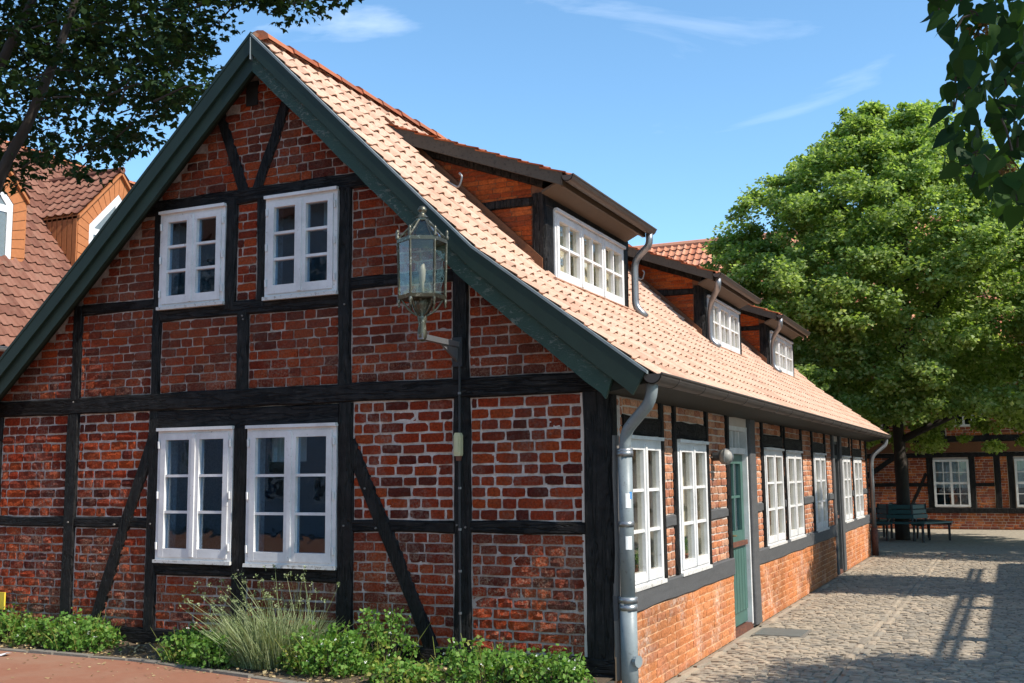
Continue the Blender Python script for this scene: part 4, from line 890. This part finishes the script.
# ---- the half-timbered house across the end of the lane
YB = 24.5
FB = Fr((0, YB, 0), (1, 0, 0), (0, -1, 0))
bh = thing('rear_house', (-2, YB+4, 0), 'half-timbered brick house with tiled roof behind the big tree at the lane end', 'house')
BW = [(x, x+.9, .6, 1.86) for x in (-11.5, -9.3, -6.2, -4.0, .56, 2.58, 4.6)]; BW2 = [(x, x+.9, 2.75, 3.85) for x in (-11.5, -9.3, -6.2, -4.0, -1.6, .95, 3.2, 5.4)]
bw = slab(FB, -14, 9, 0, 5.2, -.25, -.01, BW+BW2, '', '').build('front_wall', 'mortar_pale', bh)
mb = MB(); mb.box(-14, -13.8, YB+.26, YB+8, 0, 5.2); mb.box(8.8, 9, YB+.26, YB+8, 0, 5.2); mb.box(-14, 9, YB+7.8, YB+8, 0, 5.2); mb.box(-13.7, 8.7, YB+2.5, YB+2.6, 0, 5.2); mb.box(-13.7, 8.7, YB+.27, YB+7.7, 2.2, 2.3); mb.build('inner_walls', 'interior_wall', bh)
bp = [-2.6, -.16, .48, 1.53, 2.15, 2.48, 3.56, 4.5, 5.6, -4.1, -3.0, -5.2, -6.3, -5.25, -9.4, -8.3, -11.6]
for x in bp: MB().beam(FB, (x, .56), (x, 2.0), .15 if x != .48 else .17, -.02, .015).build('post', 'timber_black', bh)
for x in (-11.6, -10.5, -9.4, -8.3, -6.3, -5.2, -4.1, -3, -1.7, -.6, .85, 1.95, 3.1, 4.2, 5.3): MB().beam(FB, (x, 2.35), (x, 5.1), .14, -.02, .015).build('post', 'timber_black', bh)
MB().beam(FB, (-14, .5), (9, .5), .14, -.02, .03).build('sill_beam', 'timber_black', bh); MB().beam(FB, (-14, 1.99), (9, 1.99), .12, -.02, .02).build('head_beam', 'timber_black', bh); MB().beam(FB, (-14, 2.42), (9, 2.42), .16, -.02, .03).build('jetty_beam', 'timber_black', bh)
MB().fbox(FB, -14, 9, -.0, .05, 2.06, 2.33).build('jetty_board', 'brown_board', bh)
for a, b2 in ((-2.5, -.24), (-.08, .40), (1.61, 2.07), (3.64, 4.42)): MB().beam(FB, (a, 1.19), (b2, 1.19), .10, -.02, .010).build('rail', 'timber_black', bh)
MB().beam(FB, (-2.4, .6), (-.4, 1.95), .13, -.02, .012).build('brace', 'timber_black', bh); MB().beam(FB, (-.05, .6), (.38, 1.5), .09, -.02, .008).build('brace', 'timber_black', bh)
fb = courses(-4, 6, .0, .43, ch=.07, joint=.012)
for a, b2 in ((-2.5, -.24), (-.08, .40), (1.61, 2.07), (2.23, 2.40), (3.64, 4.42)): fb += courses(a, b2, .57, 1.93, ch=.07, joint=.010)
for a, b2, z0, z1 in ((-.53, .78, 2.5, 5), (1.97, 3.03, 2.5, 5), (-1.6, -.7, 3.9, 5), (.95, 1.85, 3.9, 5), (-3, -1.8, 2.5, 5), (.95, 1.85, 2.5, 2.74)): fb += courses(a, b2, z0, z1, ch=.07, joint=.012)
pieces_mesh('brickwork', [place(FB, q, random.choice(BVs), .0) for q in fb], 'brick_far', bw, None, kind='stuff')
for o in BW+BW2:
    wn = simple_window(FB, *o, bh, 2, 2, .055, .03, bar=.03)
    us = np.linspace(o[0]+.055, o[1]-.055, 3); vs_ = np.linspace(o[2]+.055, o[3]-.055, 3)
    for i in range(2):
        for j in range(2):
            um, vm = (us[i]+us[i+1])/2, (vs_[j]+vs_[j+1])/2
            MB().fbox(FB, um-.011, um+.011, -.03, .012, vs_[j], vs_[j+1]).build('glazing_bar', 'white_paint', wn); MB().fbox(FB, us[i], us[i+1], -.03, .010, vm-.011, vm+.011).build('glazing_bar', 'white_paint', wn)
    if o[2] < 1: curtain(FB, o[0]+.02, o[1]-.02, o[2]+.5, o[3], -.22, bh, .015, .11)
mb = MB(); mb.prism([(-14.4, YB-.4, 5.0), (-14.4, YB+4, 9.4), (-14.4, YB+8.4, 5.0), (-14.4, YB+8.4, 4.88), (-14.4, YB+4, 9.26), (-14.4, YB-.4, 4.88)], (23.8, 0, 0)); broof = mb.build('roof', 'timber_bare', bh)
bt = lay_tiles((-14.4, YB-.45, 4.97), (-14.4, YB+4, 9.40), (1, 0, 0), 23.8, .24, .34)
tb = (TG0[0]*np.array([1.17, 1.22, 1.6]), TGEO[1])
pieces_mesh('tiling', [tile_arr(q, tb) for q in bt], 'tile_back', broof, None, kind='stuff')
MB().tube([(-14.4, YB+4, 9.41), (9.4, YB+4, 9.41)], .12, 8).build('ridge', 'tile_back', broof)
gutter(0, 0, .01, 0, .1, 'zinc', bh, name='gutter') if False else None
# ---- houses out of the picture: the one whose eave shades the lane, the one mirrored in the gable panes
sh = thing('lane_house', (10, 7.5, 0), 'plastered house with a long eave on the right side of the lane', 'house')
FSh = Fr((6.95, 0, 0), (0, -1, 0), (-1, 0, 0))
SHW = [(u, u+1.0, z, z+1.4) for u in (-11.5, -8.5, -5.5) for z in (1.0,)]
slab(FSh, -12.4, -3, 0, 4.25, -.3, 0, SHW, '', '').build('lane_wall', 'plaster', sh)
mb = MB(); mb.box(7.26, 13, 3.0, 3.2, 0, 4.25); mb.box(7.26, 13, 12.2, 12.4, 0, 4.25); mb.box(12.8, 13, 3.2, 12.2, 0, 4.25); mb.build('outer_walls', 'plaster', sh)
for o in SHW: simple_window(FSh, *o, sh, 2, 3)
SF = math.cos(SUN_OFF)/math.tan(SUN_EL)
xe = 2.2+4.4*SF
mb = MB(); mb.prism([(xe, 2.5, 4.4), (10, 2.5, 7.2), (13.5, 2.5, 4.4), (13.5, 2.5, 4.25), (10, 2.5, 7.05), (xe, 2.5, 4.25)], (0, 10.2, 0)); mb.build('roof', 'tile_left', sh)
for dx in (-.24, -.36): MB().box(xe+dx-.02, xe+dx+.02, 2.3, 11.6, 4.36, 4.42).build('shadow_rail', 'timber_bare', sh)  # unseen rails added to cast the long stripes of shadow on the lane
for yy in (6.25, 3.7, 8.9): MB().box(xe-.42, xe+.3, yy-.14, yy+.14, 4.28, 4.36).build('shadow_rung', 'timber_bare', sh)  # unseen cross pieces, made wide so their shadows read as rungs
ah = thing('street_house', (-18, -21, 0), 'grey plastered house with white windows across the street from the gable', 'house')
FA = Fr((0, -18, 0), (-1, 0, 0), (0, 1, 0))
AW = [(u, u+1.1, z, z+1.6) for u in (3.2, 5.8, 8.4, 11, 13.6, 16.2, 18.8, 21.4, 24, 26.6, 29.2, 31.8) for z in (.9, 3.7, 6.5)]
slab(FA, 2, 34, 0, 9, -.3, 0, AW, '', '').build('front_wall', 'plaster_blue', ah)
mb = MB(); mb.box(-34, -2, -24, -23.8, 0, 9); mb.box(-34, -33.8, -23.8, -18.3, 0, 9); mb.box(-2.2, -2, -23.8, -18.3, 0, 9); mb.build('outer_walls', 'plaster', ah)
mb = MB(); mb.prism([(-34.3, -17.6, 9), (-34.3, -21, 14), (-34.3, -24.4, 9)], (32.6, 0, 0)); mb.build('roof', 'tile_left', ah)
for o in AW: simple_window(FA, *o, ah, 2, 3)

# ================================================================== TREES
def limb(mb, pts, r0, r1, n=8):
    pts = [Vector(p) for p in pts]; k = len(pts)
    fine = []
    for i in range(k-1):
        for j in range(3): t_ = j/3; fine.append(pts[i].lerp(pts[i+1], t_)+Vector((random.uniform(-1, 1), random.uniform(-1, 1), 0))*(.25*r0 if j else 0))
    fine.append(pts[-1]); m = len(fine); mb.tube(fine, [r0+(r1-r0)*i/(m-1) for i in range(m)], n)
def clump_leaves(centers, rad, per, size, shape=LEAF4, flat=.6, up=.5, droop=-.3, cen=None):
    C = np.repeat(np.asarray(centers), per, 0); n = len(C); rr = np.repeat(np.asarray(rad), per)
    d = rdirs(n); P = C+d*(RNG.random(n)**.45*rr)[:, None]*np.array([1, 1, flat])
    out = d.copy()
    if cen is not None: o = C-np.asarray(cen); out = .5*out+o/np.linalg.norm(o, axis=1, keepdims=True)
    N = rdirs(n)*.7+out*.5+np.array([0, 0, up]); D = rdirs(n)+out*.6+np.array([0, 0, droop])
    return leaves(P, D, N, RNG.uniform(size[0], size[1], n), shape)
# big tree over the bench
TX, TY = .14, 19.5
tr = thing('broadleaf_tree', (TX, TY, 0), 'large bright green leafy tree standing over the bench at the lane end', 'tree')
mb = MB(); limb(mb, [(TX, TY, -.05), (TX+.05, TY, 1.2), (TX+.02, TY, 2.6), (TX+.25, TY+.1, 4.4), (TX+.4, TY, 7), (TX+.3, TY, 9.3)], .17, .05, 12); mb.build('trunk', 'bark', tr, smooth=True)
tips = []
for k in range(13):
    a = k*2.4; z0 = 2.3+k*.42; L = 3.4*(1-.055*k); e = Vector((TX+.3+math.cos(a)*L, TY+math.sin(a)*L, z0+1.2+.12*k)); m_ = Vector((TX+.2, TY, z0)).lerp(e, .5)+Vector((0, 0, .25))
    mb = MB(); limb(mb, [(TX+.1, TY, z0), m_, e], .085, .02, 6); mb.build('limb', 'bark', tr, smooth=True)
PZ, PR = [2.2, 2.9, 4.0, 5.5, 6.6, 7.3, 8.3, 9.2, 9.9, 10.45], [2.3, 4.0, 4.6, 4.8, 4.65, 4.2, 3.2, 2.15, 1.15, .25]
cc = []; cr = []
# boughs: flattened pads of foliage standing out from the crown, with shaded gaps between them
zs = np.linspace(2.6, 10.35, 400); wz = np.interp(zs, PZ, PR)+.5; cz = np.cumsum(wz)/wz.sum()
for k in range(215):
    z = float(np.interp((k+.5)/215, cz, zs)+RNG.normal(0, .18)); a = k*2.39996+RNG.normal(0, .18); r = float(np.interp(z, PZ, PR))
    rr = r*RNG.uniform(.66, .92); pc = np.array([TX+.15+math.cos(a)*rr+.10*max(0, 8-z), TY+math.sin(a)*rr, z-.15]); pr = RNG.uniform(.6, 1.05)*min(1, .4+r/4)
    for _ in range(RNG.integers(9, 17)):
        v = rdirs(1)[0]*RNG.random()**.45*np.array([pr, pr, pr*.45]); v[2] -= .22*(v[0]**2+v[1]**2)
        cc.append(tuple(pc+v)); cr.append(RNG.uniform(.16, .36))
for _ in range(800):
    z = RNG.uniform(2.9, 9.6); a = RNG.uniform(0, 6.283); r = np.interp(z, PZ, PR)*.72*RNG.random()**.5
    cc.append((TX+.3+math.cos(a)*r, TY+math.sin(a)*r, z)); cr.append(RNG.uniform(.3, .55))
np_mesh('crown', clump_leaves(cc, cr, 96, (.055, .11), cen=(TX+.4, TY, 5.0), flat=.55, up=1.0), 4, 'leaf_bench_tree', tr)
# dark tree at the upper left
t1 = thing('maple_tree', (-10.4, 3.4, 0), 'dark leafy tree reaching in at the upper left above the gable', 'tree')
la = [unproj(*p, 1, 2.0) for p in ((-70, 330), (-5, 190), (40, 95), (72, 10), (95, -80))]
lb = [unproj(*p, 1, 2.3) for p in ((-60, 200), (-5, 75), (28, 10), (60, -80))]
mb = MB(); limb(mb, [(-10.4, 3.4, -.1), (-10.3, 3.4, 1.6), (-10.1, 3.3, 2.9)], .30, .20, 10); mb.build('trunk', 'bark', t1, smooth=True)
for pts, r in (([(-10.1, 3.3, 2.7)]+la, .10), ([(-10.15, 3.35, 2.8)]+lb, .10)):
    mb = MB(); limb(mb, pts, r, .03, 8); mb.build('limb', 'bark', t1, smooth=True)
POLY = [(-400, -600), (420, -600), (345, -20), (335, 6), (300, 14), (275, 22), (262, 12), (246, 14), (236, 45), (228, 68), (212, 84), (186, 92), (172, 118), (150, 128), (138, 158), (112, 178), (92, 168), (60, 186), (30, 188), (-400, 220)]
def inpoly(x, y, P=POLY):
    c = False; j = len(P)-1
    for i in range(len(P)):
        if (P[i][1] > y) != (P[j][1] > y) and x < (P[j][0]-P[i][0])*(y-P[i][1])/(P[j][1]-P[i][1])+P[i][0]: c = not c
        j = i
    return c
cc = []; cr = []; tw = MB()
while len(cc) < 930:
    v = rdirs(1)[0]*RNG.random()**.4; p = Vector((-7.4, 3.8, 7.2))+Vector((v[0]*6.2, v[1]*2.7, v[2]*3.6)); px, py, z = to_px(p)
    if -60 < px < 1100 and py > -60:
        if not inpoly(px+RNG.uniform(-6, 16), py+RNG.uniform(-6, 14)): continue
        if px < 140 and py > 95 and RNG.random() < .45: continue
        if RNG.random() < .12: continue
        if math.sin(p.x*2.3+p.z*1.7)*math.sin(p.z*3.1-p.x*1.1+p.y) < -.45: continue
    if p.z < roof_z(p.x)+.3 and p.x > -6.6: continue
    cc.append(tuple(p)); cr.append(RNG.uniform(.22, .42))
    if RNG.random() < .5:
        q = p+Vector((-RNG.uniform(.3, .8), RNG.uniform(-.2, .2), -RNG.uniform(-.1, .25))); qx, qy, _q = to_px(q)
        if inpoly(qx, qy-4) and (qx < 180 or qy < 20): tw.tube([q, (p+q)/2+Vector((0, 0, .05)), p], [.014, .009, .004], 5, False)
tw.build('twigs', 'bark', t1, kind='stuff')
np_mesh('crown', clump_leaves(cc, cr, 36, (.06, .115), LEAF7, flat=.3, up=1.3, droop=-.35), 8, 'leaf_dark', t1)
# lime trees along the right of the lane (one hangs into view top right)
def side_tree(x, y, zc, rad, n, per, label, rz=None, size=(.07, .12), hgt=None):
    t_ = thing('lime_tree', (x, y, 0), label, 'tree', 'lime trees along the right side of the lane'); rz = rz or rad*.85
    mb = MB(); limb(mb, [(x, y, -.05), (x+.05, y, zc*.4), (x-.05, y+.05, zc*.8), (x, y, zc+rz*.5)], .16, .04, 9); mb.build('trunk', 'bark', t_, smooth=True)
    for k in range(7):
        a = k*2.4; e = Vector((x+math.cos(a)*rad*.75, y+math.sin(a)*rad*.75, zc+random.uniform(-.4, .4)*rz)); s0 = Vector((x, y, zc-rz*.75)); mb = MB(); limb(mb, [s0, s0.lerp(e, .5)+Vector((0, 0, .2)), e], .05, .012, 6); mb.build('limb', 'bark', t_, smooth=True)
    v = rdirs(n)*(RNG.random(n)**.42)[:, None]*np.array([rad, rad, rz]); cs = np.array([x, y, zc])+v
    np_mesh('crown', clump_leaves(cs, RNG.uniform(.25, .5, n), per, size, LEAF7, flat=.5, up=.8), 8, 'leaf_lime', t_); return t_
side_tree(7.6, .5, 4.9, 2.1, 400, 62, 'lime tree nearest the gable corner on the right side of the lane')
side_tree(5.05, 8.6, 4.6, 1.45, 240, 60, 'lime tree halfway down the right side of the lane')
side_tree(6.9, 16.4, 5.4, 3.3, 760, 60, 'lime tree at the far end of the right side of the lane')
nt_ = side_tree(5.6, -4.6, 5.0, 1.9, 110, 40, 'lime tree with large heart-shaped leaves hanging in at the upper right')
HP = [(930, -60), (936, 8), (944, 28), (958, 40), (962, 62), (953, 92), (962, 112), (950, 118), (952, 140), (968, 158), (953, 172), (978, 192), (1000, 212), (1040, 230), (1120, 200), (1120, -60)]
P = []
while len(P) < 700:
    px, py = RNG.uniform(925, 1110), RNG.uniform(-60, 225)
    if not inpoly(px+10, py, HP): continue
    P.append(np.array(CAM+(_r2*((px-512)/F_PX)+_u2*(-(py-341.5)/F_PX)+_f)*RNG.uniform(3.1, 4.6)))
P = np.array(P); n = len(P)
hl = leaves(P+np.array([0, 0, .04]), rdirs(n)*.75+np.array([-.12, 0, -1.0]), rdirs(n)*.95+np.array([0, -.8, .3]), RNG.uniform(.038, .08, n), HEART); h2 = leaves(P+np.array([0, 0, .04]), rdirs(n)*.8+np.array([-.12, 0, -.9]), rdirs(n)*1.0+np.array([0, -.7, .3]), RNG.uniform(.04, .09, n), OVATE); sel = RNG.random(n) < .45; hl[sel] = h2[sel]
np_mesh('hanging_leaves', hl, 12, 'leaf_hang', nt_)
tw = MB()
b0 = np.array(CAM+(_r2*((1130-512)/F_PX)+_u2*(-(-40-341.5)/F_PX)+_f)*4.2)
for k in range(150):
    p = P[RNG.integers(n)]; q = P[np.argsort(((P-p)**2).sum(1))[RNG.integers(1, 4)]]; tw.tube([p, (p+q)/2+np.array([0, 0, .015]), q], [.004, .003, .003], 4, False)
limb(tw, [(5.5, -4.5, 3.6), (4.2, -3.9, 3.75), tuple(b0), tuple(P[np.argmin(P[:, 0])]+np.array([.1, 0, .1]))], .03, .006, 6)
tw.build('hanging_twigs', 'bark', nt_, kind='stuff')
cs = [np.array(CAM+(_r2*((px-512)/F_PX)+_u2*(-(py-341.5)/F_PX)+_f)*3.7) for px, py in ((983, 22), (992, 30), (975, 30), (1008, 168), (1016, 180), (1003, 175), (1018, 60))]
seedo = np_mesh('seed_clusters', clump_leaves(cs, [.03]*len(cs), 40, (.008, .02), LEAF4), 4, 'seed_brown', nt_, kind='stuff')

# ================================================================== BENCH ROUND THE TREE
be = thing('tree_bench', (TX, TY, 0), 'dark green slatted bench running round the tree trunk', 'bench')
for k in range(6):
    a = math.pi/3*k+math.pi/6; ca, sa = math.cos(a), math.sin(a); U = Vector((-sa, ca, 0)); N = Vector((ca, sa, 0)); fr = Fr((TX, TY, 0), U, N); t6 = math.tan(math.pi/6)
    for i in range(4):
        r0 = .54+i*.105; mb = MB(); l0, l1 = r0*t6-.01, (r0+.088)*t6-.01
        mb.hexa([fr.p(-l0, r0, .40), fr.p(l0, r0, .40), fr.p(l1, r0+.088, .40), fr.p(-l1, r0+.088, .40), fr.p(-l0, r0, .435), fr.p(l0, r0, .435), fr.p(l1, r0+.088, .435), fr.p(-l1, r0+.088, .435)]); mb.build('seat_slat', 'bench_teal', be)
    for i in range(3):
        z = .50+i*.11; r0 = .49-i*.02; l0 = r0*t6-.01; MB().fbox(fr, -l0, l0, r0-.03, r0, z, z+.09).build('back_slat', 'bench_teal', be)
    fr2 = Fr((TX, TY, 0), Vector((-math.sin(a+math.pi/6), math.cos(a+math.pi/6), 0)), Vector((math.cos(a+math.pi/6), math.sin(a+math.pi/6), 0)))
    mb = MB(); mb.fbox(fr2, -.02, .02, .56, .60, 0, .40); mb.fbox(fr2, -.02, .02, .98, 1.03, 0, .40); mb.fbox(fr2, -.019, .019, .56, 1.06, .35, .40); mb.fbox(fr2, -.021, .021, .49, .54, .35, .83); mb.build('leg_frame', 'iron', be)

# ================================================================== PLANTS IN THE BED
def blades(n, cx, cy, rx, ry, h0, h1, wd, lean):
    a = RNG.uniform(0, 6.28, n); r = RNG.random(n)**.6; b_ = np.stack([cx+np.cos(a)*rx*r, cy+np.sin(a)*ry*r, np.full(n, .19)], 1); h = RNG.uniform(h0, h1, n)
    d = np.stack([np.cos(a)*r*.6+lean+RNG.normal(0, .18, n), np.sin(a)*r*.4+RNG.normal(0, .15, n), np.ones(n)], 1); d /= np.linalg.norm(d, axis=1, keepdims=True)
    m_ = b_+d*(h*.55)[:, None]; e = m_+(d+np.stack([d[:, 0]*.5, d[:, 1]*.5, -.12*np.ones(n)], 1))*(h*.45)[:, None]; s = np.cross(d, rdirs(n)); s /= np.linalg.norm(s, axis=1, keepdims=True); s *= wd
    return np.concatenate([np.stack([b_-s, b_+s, m_+s, m_-s], 1), np.stack([m_-s, m_+s, e+s*.4, e-s*.4], 1)]), e
def shrub(cx, cy, rx, ry, h, n, label, mat='leaf_rose', size=(.018, .04), flowers=0, z0=.2, stems=22, name='rose_shrub', yel=0):
    t_ = thing(name, (cx, cy, z0), label, 'shrub', 'shrubs in the bed under the gable'); mb = MB(); ends = []
    for k in range(stems):
        a = RNG.uniform(0, 6.28); r = RNG.random()**.5; e = Vector((cx+math.cos(a)*rx*r, cy+math.sin(a)*ry*r, z0+h*RNG.uniform(.5, 1.05)*(1-.35*r*r))); ends.append(e)
        b_ = Vector((cx+math.cos(a)*rx*r*.5, cy+math.sin(a)*ry*r*.5, z0-.01)); mb.tube([b_, b_.lerp(e, .5)+Vector((0, 0, .04)), e], [.006, .004, .002], 5, False)
    mb.build('stems', 'bark', t_, kind='stuff')
    k = max(20, n//14); ang = RNG.uniform(0, 6.28, k); r = RNG.random(k)**.55; zt = h*(1-.55*r*r)
    cs = np.stack([cx+np.cos(ang)*rx*r*1.15, cy+np.sin(ang)*ry*r, z0+zt*RNG.uniform(.05, 1, k)*RNG.uniform(.5, 1.15, k)], 1); cs = np.concatenate([cs, np.array([tuple(e) for e in ends])])
    np_mesh('foliage', clump_leaves(cs, RNG.uniform(.03, .10, len(cs)), 15, size, flat=.8, up=.6, droop=.2), 4, mat, t_)
    g_, _ = blades(int(n*.06), cx, cy, rx, ry, .08, h*1.3, .0028, 0); np_mesh('grass', g_, 4, 'leaf_yellow' if yel else 'leaf_lavender', t_, kind='stuff')
    if yel: 
        c2 = cs[RNG.integers(0, len(cs), yel)]; np_mesh('pale_foliage', clump_leaves(c2, RNG.uniform(.04, .1, yel), 16, size, flat=.8, up=.7), 4, 'leaf_yellow', t_)
    if flowers:
        i = RNG.integers(0, len(cs), flowers); c2 = cs[i]+np.array([0, -.04, .03]); np_mesh('blossom', clump_leaves(c2, [.008]*flowers, 5, (.008, .014), flat=.5, up=.5), 4, 'petal_white', t_)
shrub(-5.55, -.24, .42, .18, 0.26, 1200, 'low leafy shrub at the far left of the bed beside the yellow marker', yel=14, flowers=6)
shrub(-4.62, -.26, .36, .17, 0.26, 1360, 'rounded green shrub left of the bare gap in the bed', flowers=16, yel=8)
shrub(-5.02, -.22, .25, .14, 0.19, 560, 'small yellowish shrub between the two left shrubs in the bed', yel=22)
shrub(-3.42, -.36, .20, .17, 0.22, 720, 'small dark shrub just left of the lavender', flowers=4, yel=6)
shrub(-3.02, -.50, .20, .13, 0.20, 720, 'bright green shrub in front of the lavender near the kerb', flowers=4)
shrub(-2.02, -.42, .34, .22, 0.31, 1840, 'bushy green shrub with white specks right of the lavender', flowers=30, yel=8)
shrub(-1.72, -.20, .24, .12, 0.42, 400, 'tall sparse shrub at the foot of the right slanting brace', flowers=6, yel=4)
shrub(-1.32, -.62, .22, .16, 0.13, 400, 'low yellowish weeds before the post with the cable', yel=20)
shrub(-.78, -.38, .40, .20, 0.26, 1360, 'green shrub below the right brick panel of the gable', flowers=22, yel=8)
shrub(-.30, -.30, .22, .16, 0.19, 480, 'small leafy shrub at the corner post foot', flowers=8)
lv = thing('lavender', (-2.62, -.34, .2), 'grey-green lavender tussock with long thin leaning stalks', 'plant')
b1, _ = blades(1700, -2.62, -.34, .34, .2, .12, .46, .0032, -.05); np_mesh('foliage', b1, 4, 'leaf_lavender', lv)
b2_, tips = blades(120, -2.58, -.30, .36, .14, .45, .80, .0022, -.38); np_mesh('stalk', b2_, 4, 'leaf_lavender', lv)
np_mesh('flower_head', clump_leaves(tips, [.016]*len(tips), 9, (.008, .018), flat=1.5, droop=.8), 4, 'leaf_lavender', lv)
n = 420; xx = RNG.uniform(-8, -.3, n); P = np.stack([xx, np.array([kerb_y(v) for v in xx])-.1-RNG.random(n)**2*1.3, np.full(n, .178)], 1); np_mesh('leaf_litter', leaves(P, rdirs(n)*np.array([1, 1, .15]), np.tile([0, 0, 1.], (n, 1))+rdirs(n)*.2, RNG.uniform(.012, .035, n)), 4, 'dry_leaf', label='scattered dry leaves on the red pavement along the kerb', cat='leaf litter', kind='stuff')
n = 1600; xx = RNG.uniform(-6.5, -.1, n); f = RNG.random(n); P = np.stack([xx, np.array([kerb_y(v) for v in xx])*(1-f), .185+.045*f], 1); np_mesh('bed_litter', leaves(P, rdirs(n)*np.array([1, 1, .4]), np.tile([0, 0, 1.], (n, 1))+rdirs(n)*.3, RNG.uniform(.015, .04, n)), 4, 'dry_leaf', label='dry grass and fallen leaves on the soil of the bed', cat='leaf litter', kind='stuff')
